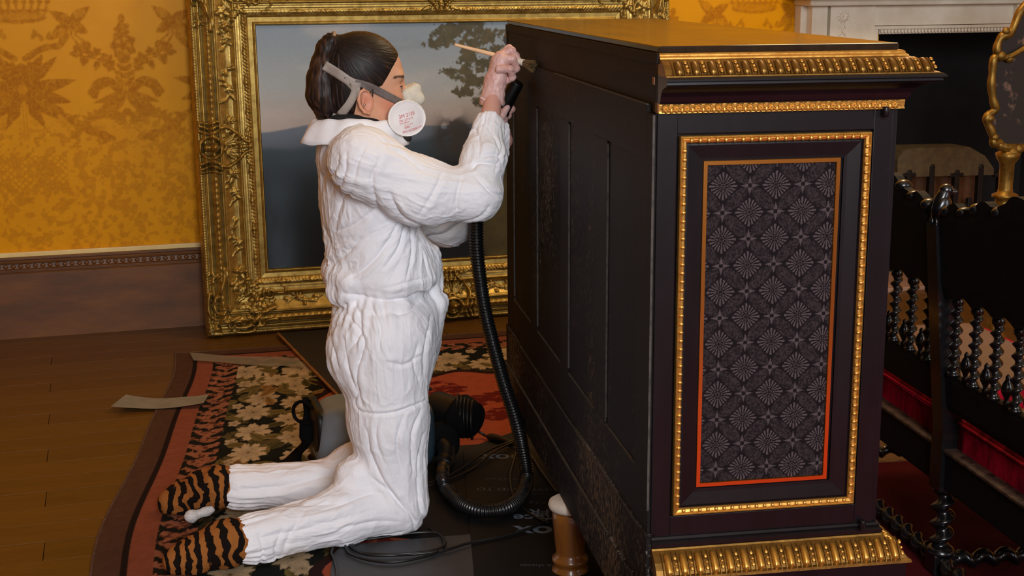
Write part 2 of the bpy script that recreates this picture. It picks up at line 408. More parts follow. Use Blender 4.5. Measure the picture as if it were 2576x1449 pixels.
# ---- skirting with its carved egg band and cream fillet
trim = box('trim_1', (-4.9, -.016, .333), (2.74, .0, .352), None, M_cream, .003, WF(), 'structure')
sk = sweep('baseboard_back', [(-4.9, 0), (2.74, 0)], [(0, 0), (.034, 0), (.034, .268), (.028, .274), (.028, .279), (.036, .281), (.036, .284), (.026, .288), (.022, .305), (.032, .309), (.034, .316), (.030, .322), (.036, .326), (.036, .333), (0, .333)], None, M_skirt)
sk.data.transform(fmat(W0, WX, WN, ZV)); sk['kind'] = 'structure'
bm = bmesh.new(); bmesh.ops.create_uvsphere(bm, u_segments=8, v_segments=6, radius=1); egg = bpy.data.meshes.new('egg_carving'); bm.to_mesh(egg); bm.free()
egg.polygons.foreach_set('use_smooth', [True] * len(egg.polygons)); egg.materials.append(M_skirt)
for i in range(34):
    o = link('egg_carving', egg, sk); o.location = tuple(wall_pt(-.93 + i * .0285, -.025, .2965)); o.scale = (.0105, .007, .0085); o.rotation_euler = (0, 0, RA)
box('trim_2', (2.738, -.020, .33), (2.757, .0, 2.2), None, M_gold_fillet, .003, WF(), 'structure')

# ================================================================== CHIMNEYPIECE
fp = thing('fireplace', 'white carved marble chimneypiece around a dark firebox on the back wall', 'fireplace', wall_pt(3.85, 0, 0), RA)
FPM = fp.matrix_basis.copy()
def fpart(name, a, b, mat, bev=.003):
    o = box(name, (a[0] - 3.85, a[1], a[2]), (b[0] - 3.85, b[1], b[2]), fp, mat, bev); return o
D0 = -.10
ua, _ = wpx(2040, 40, D0); ub, zt = wpx(2212, 86, D0); uc, _ = wpx(2085, 40, D0); _, zm = wpx(2195, 65, D0); _, zf = wpx(2200, 13, D0)
fpart('jamb', (ua, D0 - .012, 0), (uc - .012, 0, zf), M_marble)
fpart('jamb', (uc, D0 - .018, 0), (ub - .035, 0, zf), M_marble)
fpart('backing_slab', (ua - .03, -.06, 0), (ub - .002, 0, zf), M_marble)
fpart('frieze', (ub - .035, D0, zm), (4.55, 0, zf), M_marble)
fpart('jamb', (4.5, D0 - .018, 0), (4.9, 0, zf), M_marble)
mo = fpart('opening_moulding', (ub - .033, D0 - .012, zt + .022), (4.5, -.02, zm - .002), M_marble); fpart('opening_moulding', (ub - .033, D0 - .012, 0), (ub - .012, -.02, zt + .022), M_marble)
bead = egg.copy(); bead.materials.clear(); bead.materials.append(M_marble)
for i in range(38):
    o = link('bead', bead, fp); o.location = (ub - 3.85 + .01 + i * .0175, D0 - .006, zt + .012); o.scale = (.0078, .007, .010)
fpart('opening_edge', (ub, D0, zt), (4.5, -.02, zt + .024), M_marble, .001)
fpart('shelf', (ua - .10, D0 - .16, zf + .035), (4.98, 0, zf + .085), M_marble, .008); fpart('shelf_moulding', (ua - .04, D0 - .07, zf), (4.93, 0, zf + .036), M_marble, .012)
fpart('frieze_tablet', (wpx(2548, 50, D0)[0], D0 - .03, zm + .01), (4.12, 0, zf), M_marble)
# carved rosette on the jamb block
ur, zr = wpx(2121, 40, D0 - .02)
def rosette_mesh(name, r, n=10):
    a = np.linspace(0, 2 * PI, 61)[:-1]; rr_ = np.linspace(0, 1, 14); P = []
    for q in rr_:
        h = .22 * r * (math.exp(-((q - 0) / .2) ** 2) + .8 * math.exp(-((q - .62) / .25) ** 2)); R_ = r * q * (1 + .12 * np.cos(n * a) * q)
        P.append(np.stack([R_ * np.cos(a), -h * (1 + .5 * np.cos(n * a) * q) - 0 * a, R_ * np.sin(a)], -1))
    P = np.array(P); return quads(name, P.reshape(-1, 3), gridfaces(14, 60, closed_x=True)[:, ::-1], True)
o = link('rosette', rosette_mesh('rosette', .030), fp, M_marble); o.location = (ur - 3.85, D0 - .019, zr)
for i, (x, z, a) in enumerate(((-.012, -.045, .4), (.012, -.045, -.4), (0, -.062, 0), (-.01, -.078, .5), (.01, -.078, -.5))):
    o = link('carved_leaf', bead, fp); o.location = (ur - 3.85 + x, D0 - .019, zr + z); o.scale = (.006, .005, .014); o.rotation_euler = (0, a, 0)
# firebox
fb = fpart('firebox', (0, 0, 0), (1, 1, 1), M_soot, 0); fb.data.clear_geometry()
uL, uR, zT, dB = ub - 3.85, 4.5 - 3.85, zt + .03, .55
fv = [(uL, -.02, 0), (uR, -.02, 0), (uR, -.02, zT), (uL, -.02, zT), (uL + .12, dB, 0), (uR - .12, dB, 0), (uR - .12, dB, zT), (uL + .12, dB, zT)]
fb.data.from_pydata(fv, [], [(0, 4, 7, 3), (4, 5, 6, 7), (5, 1, 2, 6), (3, 7, 6, 2), (0, 1, 5, 4)]); fb.data.update()
fpart('hearthstone', (2.8, -.34, .0), (4.9, 0, .02), simple('hearth_marble', srgb(168, 132, 112), srgb(142, 108, 90), .4, scale=6), .004)

# ---- cast-iron grate standing in the firebox
gd = .02
g0 = wpx(2300, 470, gd)
M_iron = simple('cast_iron', srgb(22, 17, 15), srgb(40, 28, 22), .55, .5, scale=40, bump=.2)
M_brick = simple('lit_firebrick', srgb(128, 80, 42), srgb(104, 62, 30), .7, scale=16, bump=.3, bscale=30)
M_stone = simple('buff_stone', srgb(98, 80, 52), srgb(76, 62, 40), .75, scale=26, bump=.25, bscale=60)
gr = thing('fire_grate', 'cast-iron fire grate with dark cross-topped bars under a buff hood', 'grate', wall_pt(g0[0], gd, .0), RA)
def gl(x, y, dep=gd): u_, z_ = wpx(x, y, dep); return u_ - g0[0], z_
hp = [gl(2258, 446), gl(2258, 402), gl(2272, 380), gl(2300, 373), gl(2440, 370), gl(2478, 392), gl(2500, 424), gl(2500, 440)]
vs = [(x, 0, z) for x, z in hp] + [(x, .16, z) for x, z in hp]; k = len(hp)
link('hood', pmesh('hood', vs, [tuple(range(k))[::-1], tuple(range(k, 2 * k))] + [(i, (i + 1) % k, k + (i + 1) % k, k + i) for i in range(k)]), gr, M_stone)
x0, z1 = gl(2262, 445); x1, _ = gl(2505, 440)
box('firebrick_back', (x0, .13, .02), (x1, .17, z1), gr, M_brick)
for i, px in enumerate((2288, 2345, 2408, 2468, 2520)):
    x, z = gl(px, 428); tall = i in (1, 3)
    bar = box('bar', (x - .014, -.005, .02), (x + .014, .025, z + (.012 if tall else -.01)), gr, M_iron, .003)
    o = link('finial', bead.copy(), bar); o.data.materials.clear(); o.data.materials.append(M_iron); o.location = (x, .01, z + (.015 if tall else -.012)); o.scale = (.021, .016, .022)
    if not tall: box('cross_arm', (x - .038, -.002, z - .035), (x + .038, .022, z - .012), bar, M_iron, .006)
for i, px in enumerate((2318, 2378, 2440)):
    x, z = gl(px, 498); box('short_bar', (x - .013, -.005, .02), (x + .013, .02, z), gr, M_iron, .006)
for zz in (.30, .12): box('cross_rail', (x0, .0, zz), (x1, .022, zz + .03), gr, M_iron, .004)

# ---- gilt pole screen at the right edge
SD = -1.4
s0 = wpx(2537, 520, SD)
M_giltwood = simple('dull_giltwood', srgb(160, 122, 50), srgb(112, 80, 30), .42, .75, scale=30, bump=.25, bscale=60)
ps = thing('fire_screen', 'gilt pole screen with a dark floral panel in a scrolled frame', 'fire screen', wall_pt(s0[0], SD, 0), RA)
def sl(x, y): u_, z_ = wpx(x, y, SD); return u_ - s0[0], z_
left = [(2600, -6), (2566, 30), (2543, 82), (2520, 92), (2508, 118), (2510, 138), (2500, 150), (2496, 185), (2494, 215), (2498, 250), (2504, 275), (2486, 290), (2482, 305), (2492, 325), (2498, 345), (2500, 362), (2516, 358), (2540, 372)]
L_ = [sl(*p) for p in left]; xc = 0.185
loop = L_ + [(2 * xc - x, z) for x, z in L_[::-1]]
ctr = spline([(x, 0, z) for x, z in loop] , 150)
tube('scrolled_frame', ctr, [.013 + .0035 * abs(math.sin(i * .42)) for i in range(150)], ps, M_giltwood, 10)
for (px, py, r) in ((2516, 140, .020), (2536, 148, .017), (2488, 298, .017), (2500, 345, .016), (2545, 385, .026), (2560, 375, .02), (2528, 78, .017)):
    x, z = sl(px, py); o = link('carved_scroll', bead.copy(), ps); o.data.materials.clear(); o.data.materials.append(M_giltwood); o.location = (x, -.008, z); o.scale = (r, r * .7, r * .85)
rail_pts = spline([(sl(2510, 148)[0], -.004, sl(2510, 148)[1]), (sl(2540, 140)[0], -.01, sl(2540, 140)[1]), (sl(2590, 112)[0], -.004, sl(2590, 112)[1])], 20)
tube('carved_rail', rail_pts, .010, ps, M_giltwood, 10)
def screen_panel_mat():
    s = NT('dark_needlework'); v = s.coords(); n = s.noise(v, 14, 5, .6); n2 = s.noise(v, 90, 3); m = s.ramp(n, [(.56, (0, 0, 0)), (.66, (1, 1, 1))])
    c = s.mix(s.mix(.5, m, n2, 'MULTIPLY'), srgb(22, 15, 13), srgb(150, 112, 90)); s.set(base=c, rough=.6, coat=.5, coat_rough=.1); return s.m
k = len(ctr)
link('panel', pmesh('panel', [(p[0], .004, p[2]) for p in ctr] + [(p[0], .012, p[2]) for p in ctr], [tuple(range(k)), tuple(range(k, 2 * k))[::-1]]), ps, screen_panel_mat())
xx, zz = sl(2537, 400)
prof = [(0, .0), (.16, 0), (.165, .015), (.12, .03), (.05, .05), (.03, .09), (.028, .2), (.022, .3), (.024, .40), (.040, .44), (.052, .475), (.046, .53), (.036, .59), (.034, .60), (.048, .607), (.048, .617), (.030, .625), (.026, .64), (.027, zz - .02), (.040, zz), (.046, zz + .02), (.02, zz + .035), (0, zz + .036)]
vs, f = lathe(prof, 20); st = link('column', quads('column', vs, f, True), ps, M_giltwood); st.location = (xx + .004, .012, 0)

# ---- crimson carpet to the right, in front of the hearth
M_redcarpet = simple('crimson_carpet', srgb(84, 5, 13), srgb(58, 3, 8), .95, scale=160, bump=.5, bscale=400, spec=.15)
cpt = [C0 + CN * a + CD * b for a, b in ((.05, -2.3), (3.0, -2.3), (3.0, 1.35), (.53, 1.35), (.50, -.45), (.05, -.45))]
o = link('crimson_carpet', pmesh('crimson_carpet', [(q[0], q[1], 0) for q in cpt] + [(q[0], q[1], .012) for q in cpt], [tuple(range(6))[::-1], tuple(range(6, 12))] + [(i, (i + 1) % 6, 6 + (i + 1) % 6, 6 + i) for i in range(6)]), None, M_redcarpet)
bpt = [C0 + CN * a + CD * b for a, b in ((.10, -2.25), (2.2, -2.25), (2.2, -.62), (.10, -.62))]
link('carpet_reflector', pmesh('carpet_reflector', [(q[0], q[1], .0122) for q in bpt] + [(q[0], q[1], .0140) for q in bpt], [(3, 2, 1, 0), (4, 5, 6, 7)] + [(i, (i + 1) % 4, 4 + (i + 1) % 4, 4 + i) for i in range(4)]), o, simple('scarlet_reflector', srgb(206, 54, 34), srgb(176, 38, 26), .9, scale=120, spec=.1))  # added out-of-view scarlet patch that throws a red reflection into the gilt slip
tag(o, 'plain dark crimson carpet on the floor beneath the black settee', 'carpet')
# ================================================================== GILT PICTURE LEANING ON THE WALL
class HF:
    """height field for carved relief: stamps rounded strokes, leaves and balls on a base surface"""
    def __init__(s, X, Y, base): s.X, s.Y, s.B = X, Y, base; s.H = np.full(X.shape, -1.0)
    def _w(s, x0, x1, y0, y1):
        m = (s.X > x0) & (s.X < x1) & (s.Y > y0) & (s.Y < y1)
        return np.nonzero(m)
    def ball(s, x, y, r, h=None, ry=None, rot=0):
        ry = ry or r; h = h or r * .8; R_ = max(r, ry); I = s._w(x - R_, x + R_, y - R_, y + R_)
        dx, dy = s.X[I] - x, s.Y[I] - y; c, q = math.cos(rot), math.sin(rot)
        d = ((dx * c + dy * q) / r) ** 2 + ((-dx * q + dy * c) / ry) ** 2
        s.H[I] = np.where(d < 1, np.maximum(s.H[I], h * np.sqrt(np.clip(1 - d, 0, 1))), s.H[I])
    def ring(s, x, y, r, t, h):
        I = s._w(x - r - t, x + r + t, y - r - t, y + r + t); d = np.abs(np.hypot(s.X[I] - x, s.Y[I] - y) - r) / t
        s.H[I] = np.where(d < 1, np.maximum(s.H[I], h * np.sqrt(np.clip(1 - d * d, 0, 1))), s.H[I])
    def stroke(s, pts, r, h, r2=None, groove=0):
        p = np.asarray(pts, float); n = len(p); r2 = r if r2 is None else r2
        for i in range(n - 1):
            a, b = p[i], p[i + 1]; q = r + (r2 - r) * i / max(n - 2, 1); I = s._w(min(a[0], b[0]) - q, max(a[0], b[0]) + q, min(a[1], b[1]) - q, max(a[1], b[1]) + q)
            e = b - a; L2 = e @ e + 1e-12; dx, dy = s.X[I] - a[0], s.Y[I] - a[1]; t = np.clip((dx * e[0] + dy * e[1]) / L2, 0, 1)
            d = np.hypot(dx - t * e[0], dy - t * e[1]) / q; hh = h * (.6 + .4 * q / max(r, r2)) * np.sqrt(np.clip(1 - d * d, 0, 1))
            if groove: hh = hh * (1 - groove * np.exp(-(d / .3) ** 2))
            s.H[I] = np.where(d < 1, np.maximum(s.H[I], hh), s.H[I])
    def leaf(s, x, y, L, wd, ang, h):
        I = s._w(x - L, x + L, y - L, y + L); dx, dy = s.X[I] - x, s.Y[I] - y; c, q = math.cos(ang), math.sin(ang)
        t = (dx * c + dy * q) / L; b = -dx * q + dy * c; tt = np.clip(t, 0, 1); wv = wd * 2.2 * np.sqrt(tt) * (1 - tt) * (1 + .18 * np.cos(tt * 26)) + 1e-6
        d = np.abs(b) / wv; hh = h * np.sqrt(np.clip(1 - d * d, 0, 1)) * (1 - .45 * np.exp(-(d / .22) ** 2)) * (.5 + .8 * np.sin(PI * np.clip(tt, 0, 1)))
        s.H[I] = np.where((t > 0) & (t < 1) & (d < 1), np.maximum(s.H[I], hh), s.H[I])
    def spiral(s, x, y, r0, turns, a0, rr_, h, sg=1):
        a = np.linspace(0, turns * 2 * PI, int(26 * turns)); q = r0 * (1 - a / (turns * 2 * PI) * .88)
        s.stroke(np.stack([x + q * np.cos(a0 + sg * a), y + q * np.sin(a0 + sg * a)], -1), rr_, h, rr_ * .6)
    def flower(s, x, y, r, h, n=5, a0=0):
        for i in range(n): a = a0 + i * 2 * PI / n; s.ball(x + .55 * r * math.cos(a), y + .55 * r * math.sin(a), r * .48, h * .7, r * .36, a)
        s.ball(x, y, r * .3, h)
FR_B = onz(520, 852); FT = math.radians(5)
FN = V([WN[0] * math.cos(FT), WN[1] * math.cos(FT), -math.sin(FT)]); FU = np.cross(WX, FN); FU = FU if FU[2] > 0 else -FU
FW_, FH_, MW = 2.05, 1.518, .267
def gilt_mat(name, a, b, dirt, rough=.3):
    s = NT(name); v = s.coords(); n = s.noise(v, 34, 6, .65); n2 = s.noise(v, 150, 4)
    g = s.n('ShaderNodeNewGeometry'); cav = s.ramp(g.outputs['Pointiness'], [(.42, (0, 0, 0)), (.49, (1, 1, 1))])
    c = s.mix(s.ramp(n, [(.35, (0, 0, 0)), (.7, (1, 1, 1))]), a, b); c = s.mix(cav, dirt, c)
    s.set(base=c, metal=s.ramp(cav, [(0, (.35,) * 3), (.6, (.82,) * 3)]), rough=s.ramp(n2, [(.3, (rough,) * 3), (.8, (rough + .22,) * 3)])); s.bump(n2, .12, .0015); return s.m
M_gilt = gilt_mat('antique_gilding', srgb(192, 162, 88), srgb(142, 114, 56), srgb(42, 30, 12), .33)
pic = thing('gilt_framed_painting', 'large landscape painting in an ornate carved gilt frame leaning on the yellow wall', 'painting', FR_B)
pic.matrix_world = fmat(FR_B, WX, FN, FU)
def hprof(wv):
    k = [(0, -.045), (.003, -.022), (.010, .0), (.018, .004), (.026, -.006), (.031, -.004), (.040, .009), (.050, -.003), (.055, .004), (.063, .022), (.072, .028), (.081, .022), (.090, .006), (.094, .010), (.0985, .021), (.103, .011), (.108, .010), (.12, .002), (.14, -.010), (.158, -.013), (.170, -.006), (.177, .004), (.183, -.004), (.188, -.001), (.192, -.007), (.197, -.002), (.201, -.008), (.206, -.006), (.214, -.004), (.225, -.010), (.231, -.012), (.232, -.018), (.255, -.021), (.256, -.016), (.261, -.012), (.2655, -.016), (.267, -.034)]
    a = np.array(k); return np.interp(wv, a[:, 0], a[:, 1])
wv = np.unique(np.concatenate([np.linspace(0, MW, 76), [.003, .0985, .177, .232, .256, .261]]))
def rail(L, seed):
    nt = int(L / .0042); T0 = np.linspace(0, 1, nt)
    Wg, Tg = np.meshgrid(wv, T0); t = Wg + Tg * (L - 2 * Wg); B = hprof(Wg); r = random.Random(seed)
    # leaf bundle on the torus, shingled
    ph = (t / .024) % 1.0; m = np.clip(1 - ((Wg - .072) / .016) ** 2, 0, 1); B = B + m * (.0045 * (ph - .5) + .003 * np.cos((Wg - .072) / .0035) * ph)
    # outer pearl edge, inner leaf band
    B = B + .0035 * np.clip(1 - ((Wg - .016) / .006) ** 2, 0, 1) * np.cos(2 * PI * t / .011) + .0028 * np.clip(1 - ((Wg - .217) / .010) ** 2, 0, 1) * np.cos(2 * PI * t / .014 + (Wg - .217) * 300)
    hf = HF(Wg, t, B)
    y = .33
    while y < L - .30:                            # sprigs of leaves and blossoms in the hollow
        pts = spline([(.125, y), (.150, y + .05), (.128, y + .10), (.150, y + .15)], 20); hf.stroke(pts, .0035, .005)
        for j in range(2, 20, 3):
            x_, y_ = pts[j]; hf.leaf(x_, y_, r.uniform(.022, .038), .0065, r.uniform(0, 6.28), .010)
        hf.flower(pts[7][0] - .004, pts[7][1], .017, .013, 5, y); hf.flower(pts[15][0], pts[15][1], .013, .011, 5, y + 1); hf.ball(.118, y + .075, .007, .009); hf.ball(.158, y + .03, .006, .008)
        y += .205
    y = .20
    while y < L - .2: hf.flower(.2165, y, .011, .009, 6, 0); hf.leaf(.2165, y + .006, .03, .006, PI / 2, .006); hf.leaf(.2165, y - .006, .03, .006, -PI / 2, .006); y += .118
    return Wg, t, np.where(hf.H > 0, B + hf.H, B)
rails = []
for nm, L, fn_ in (('left', FH_, lambda w_, t: (w_, t)), ('bottom', FW_, lambda w_, t: (t, w_)), ('right', FH_, lambda w_, t: (FW_ - w_, t)), ('top', FW_, lambda w_, t: (t, FH_ - w_))):
    Wg, t, H_ = rail(L, len(nm)); x, z = fn_(Wg, t)
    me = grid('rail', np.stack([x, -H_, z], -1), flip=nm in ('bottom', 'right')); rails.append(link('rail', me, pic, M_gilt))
# corner ornament, as one carved piece laid over the mitre
n = 96; xs = np.linspace(.0, .36, n); X, Y = np.meshgrid(xs, xs); Bc = hprof(np.minimum(np.minimum(X, Y), MW)); hf = HF(X, Y, Bc)
cv = lambda *p: [((a - 195) / 2990, (1300 - b + .068 * (a - 195)) / 2990) for a, b in p]
hf.stroke(spline(cv((455, 470), (462, 560), (430, 650), (375, 755)), 20), .010, .030, .012)
hf.stroke(spline(cv((350, 800), (300, 880), (312, 950), (345, 1000), (400, 1020), (440, 985), (420, 950), (385, 960)), 30), .011, .034, .006)
hf.stroke(spline(cv((270, 760), (235, 860), (240, 980), (300, 1070), (400, 1080), (470, 1020), (480, 930)), 30), .010, .024, .007)
hf.stroke(spline(cv((1040, 1010), (920, 1040), (830, 1090), (780, 1150)), 20), .010, .024, .010)
hf.stroke(spline(cv((770, 1170), (680, 1215), (590, 1215), (540, 1185), (545, 1140), (600, 1130), (620, 1165)), 30), .011, .034, .006)
hf.stroke(spline(cv((840, 1200), (760, 1270), (640, 1280), (520, 1240), (475, 1180), (500, 1110), (600, 1070)), 30), .010, .024, .007)
hf.stroke(spline(cv((860, 1230), (950, 1165), (1040, 1165), (1080, 1200)), 16), .009, .022, .006)
hf.spiral(*cv((985, 840))[0], .028, 1.3, 2.6, .008, .020); hf.stroke(spline(cv((1080, 860), (1160, 860), (1180, 800), (1130, 770)), 14), .006, .014, .004)
hf.flower(*cv((820, 905))[0], .034, .036, 6); hf.ball(*cv((820, 900))[0], .014, .042)
hf.flower(*cv((600, 690))[0], .032, .026, 5, .4); hf.flower(*cv((700, 640))[0], .024, .024, 5); hf.flower(*cv((800, 730))[0], .024, .022, 5, .7); hf.flower(*cv((640, 545))[0], .030, .022, 5, .2); hf.ball(*cv((610, 520))[0], .012, .03)
for (a, b, L, ang) in ((560, 900, .075, .5), (560, 950, .07, -.1), (600, 860, .07, 1.0), (700, 980, .07, -.4), (760, 980, .06, -.9), (500, 1080, .09, 2.4), (430, 1060, .07, -2.4), (660, 800, .06, 2.2)): hf.leaf(*cv((a, b))[0], L, .014, ang, .020)
for i in range(7): a = .2 + i * .43 + 2.4; x, y = cv((330, 1190))[0]; hf.leaf(x, y, .048, .011, a, .022)
hf.ball(*cv((320, 1200))[0], .020, .034); hf.ball(*cv((272, 1290))[0], .009, .02); hf.ball(*cv((440, 1130))[0], .012, .026)
for (a, b) in ((300, 620), (350, 560), (290, 520), (720, 1080), (900, 980), (1010, 930)): hf.flower(*cv((a, b))[0], .016, .016, 5)
Hc = np.where(hf.H > 0, Bc + hf.H * .85, Bc - .004)
keep = hf.H > 0
K2 = keep.copy(); K2[1:-1, 1:-1] = keep[1:-1, 1:-1] | keep[:-2, 1:-1] | keep[2:, 1:-1] | keep[1:-1, :-2] | keep[1:-1, 2:]
def relief(name, X, Y, H_, keepmask, flip=False):
    f = gridfaces(*X.shape); f = f[:, ::-1] if flip else f; m = keepmask.reshape(-1)[f].all(1); f = f[m]; u_, inv = np.unique(f, return_inverse=True)
    return quads(name, np.stack([X.ravel(), -H_.ravel(), Y.ravel()], -1)[u_], inv.reshape(f.shape), True)
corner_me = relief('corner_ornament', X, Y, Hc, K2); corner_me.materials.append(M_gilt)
for sx, sz in ((1, 1), (-1, 1), (1, -1), (-1, -1)):
    o = link('corner_ornament', corner_me, pic); o.scale = (sx, 1, sz); o.location = (0 if sx > 0 else FW_, -.001, 0 if sz > 0 else FH_)
# centre cartouches (w across, t along)
nx, ny = 90, 110; X, Y = np.meshgrid(np.linspace(.002, .24, nx), np.linspace(-.17, .17, ny)); Bc = hprof(X); hf = HF(X, Y, Bc)
hf.ball(.046, 0, .017, .050); hf.ball(.076, 0, .020, .056)
hf.ring(.062, 0, .043, .009, .030); hf.ring(.107, 0, .014, .006, .022); hf.ball(.107, 0, .008, .024)
for sg in (1, -1):
    hf.stroke(spline([(.02, sg * .066), (.05, sg * .056), (.085, sg * .062), (.098, sg * .078)], 20), .009, .030); hf.stroke(spline([(.022, sg * .086), (.06, sg * .074), (.10, sg * .088)], 20), .008, .026); hf.stroke(spline([(.02, sg * .1), (.06, sg * .094), (.09, sg * .102)], 14), .007, .02)
    hf.stroke(spline([(.10, sg * .075), (.13, sg * .078), (.165, sg * .055), (.195, sg * .025), (.215, sg * .018)], 24), .009, .026, .007)
    hf.leaf(.03, sg * .03, .06, .014, sg * .9, .022); hf.leaf(.13, sg * .085, .045, .012, sg * 1.3, .020); hf.flower(.15, sg * .105, .016, .018); hf.leaf(.20, sg * .04, .05, .010, sg * 1.2, .014); hf.ball(.205, sg * .045, .009, .016)
    for i in range(3): hf.leaf(.115, sg * .01, .085, .012, sg * (.12 + .32 * i), .020)
hf.ball(.19, 0, .010, .022); hf.ball(.216, 0, .012, .022); hf.leaf(.17, 0, .05, .010, 0, .02)
keep = hf.H > 0; K2 = keep.copy(); K2[1:-1, 1:-1] = keep[1:-1, 1:-1] | keep[:-2, 1:-1] | keep[2:, 1:-1] | keep[1:-1, :-2] | keep[1:-1, 2:]
Hc = np.where(keep, Bc + hf.H, Bc - .004)
for nm, ox, oz, rot in (('l', 0, .772, 0), ('b', 1.025, 0, 1), ('t', 1.025, FH_, 2), ('r', FW_, .772, 3)):
    if rot == 0: A_, B_ = X + ox, Y + oz
    elif rot == 1: A_, B_ = Y + ox, X + oz
    elif rot == 2: A_, B_ = Y + ox, oz - X
    else: A_, B_ = ox - X, Y + oz
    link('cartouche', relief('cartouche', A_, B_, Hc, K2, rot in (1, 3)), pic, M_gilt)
box('frame_back', (.004, .046, .004), (FW_ - .004, .075, FH_ - .004), pic, simple('raw_pine_back', srgb(84, 54, 30), srgb(60, 38, 20), .7, scale=12, stretch=(1, 1, 8)), .002)
# ---- the painted landscape
R = Ras(0, FW_ - 2 * MW, 0, FH_ - 2 * MW, 520, 335)
U_, V_ = R.X, R.Y; nb = lambda sx, sy, sd, o=5: fbm2(U_ * sx, V_ * sy, o, sd)
def lerp(a, b, t): return a + (b - a) * t[..., None]
pc = lambda r, g, b: np.array(srgb(r, g, b)[:3])
sst = lambda a, b, x: (lambda t: t * t * (3 - 2 * t))(np.clip((x - a) / (b - a), 0, 1))
sky = lerp(lerp(pc(186, 176, 172), pc(176, 182, 184), sst(.60, .74, V_)), pc(146, 160, 172), sst(.70, .98, V_ + .05 * nb(4, 6, 2)))
cl = sst(.50, .75, nb(3.2, 8, 5)); sky = lerp(sky, pc(196, 192, 190), cl * .55); sky = lerp(sky, pc(120, 130, 142), sst(.55, .8, nb(2.2, 10, 9)) * .5 * sst(.7, .95, V_))
img = sky
hz = .555 + .035 * np.sin(U_ * 5.2 - .35) * np.exp(-((U_ - .2) / .35) ** 2) + .018 * nb(6, 1, 12)
hill = lerp(pc(112, 124, 142), pc(70, 86, 100), sst(0, .14, hz - V_)); m = sst(-.004, .006, hz - V_); img = img * (1 - m[..., None]) + hill * m[..., None]
h2 = .47 + .05 * nb(4, 1, 21) + .05 * np.exp(-((U_ - .85) / .15) ** 2); m = sst(-.012, .02, h2 - V_); low = lerp(pc(64, 80, 92), pc(34, 40, 44), sst(.0, .16, h2 - V_)); low = lerp(low, pc(24, 25, 28), sst(.12, .34, h2 - V_)); img = img * (1 - m[..., None]) + low * m[..., None]
lf = np.exp(-((U_ - .05) / .07) ** 2) * sst(.52, .3, V_) * (.4 + nb(14, 5, 30)); img = lerp(img, pc(74, 92, 108), np.clip(lf * .8, 0, 1))
ol = sst(.86, .99, U_ + .04 * nb(8, 8, 33)) * sst(.44, .34, V_ + .05 * nb(9, 9, 34)); img = lerp(img, lerp(pc(112, 102, 62), pc(80, 74, 46), nb(20, 20, 35)), ol * .92)
ro = sst(.42, .52, nb(9, 9, 61)) * np.exp(-((U_ - .80) / .08) ** 2 - ((V_ - .52) / .07) ** 2) ; img = lerp(img, pc(58, 54, 50), np.clip(ro * 1.8, 0, .9))
br = np.exp(-((U_ - .815) / .045) ** 6 - ((V_ - .50) / .085) ** 6); img = lerp(img, pc(62, 58, 54), br * (.6 + .35 * nb(12, 12, 66)))
# tree: clumps of leaves
cl = [(.86, .955, .10, .05), (.79, .93, .06, .028), (.96, .93, .07, .03), (.90, .90, .05, .03), (.74, .90, .05, .02), (.99, .86, .05, .03), (.87, .83, .05, .035), (.94, .80, .06, .03), (.83, .775, .07, .025), (.90, .74, .06, .03), (.96, .70, .05, .03), (.85, .70, .04, .022), (.93, .655, .04, .02)]
den = np.full_like(U_, -9.0)
for (a, b, c, d) in cl: den = np.maximum(den, 1.25 - np.sqrt(((U_ - a) / c) ** 2 + ((V_ - b) / d) ** 2))
lea = sst(.40, .60, fbm2(U_ * 60, V_ * 60, 3, 71) + .50 * np.clip(den, -.6, .7) - .10); lea[den < -.1] = 0
img = lerp(img, lerp(pc(104, 92, 54), pc(62, 58, 36), nb(40, 40, 72)), lea * .95)
img = img * (.74 + .2 * nb(3, 3, 90))[..., None]
M_paint = NT('oil_on_canvas'); v = M_paint.coords(); wv_ = M_paint.noise(v, 420, 2); ck = M_paint.noise(v, 30, 5)
M_paint.set(base=M_paint.mix(.22, M_paint.attr(), wv_, 'OVERLAY'), rough=.5, spec=.2); M_paint.bump(M_paint.mix(.5, wv_, ck), .25, .001)
P = np.stack([U_ + MW, np.full_like(U_, .028), V_ + MW], -1)
cv_ = link('canvas', grid('canvas', P, img), pic, M_paint.m); cv_['label'] = 'misty landscape with a leafy tree against a pale sky'

# ================================================================== EBONY AND GILT CABINET
CL, CW = 1.653, .440
cab = thing('ebonised_cabinet', 'tall black cabinet with gilt mouldings, a patterned end panel and a plain panelled back', 'cabinet', C0, CA)
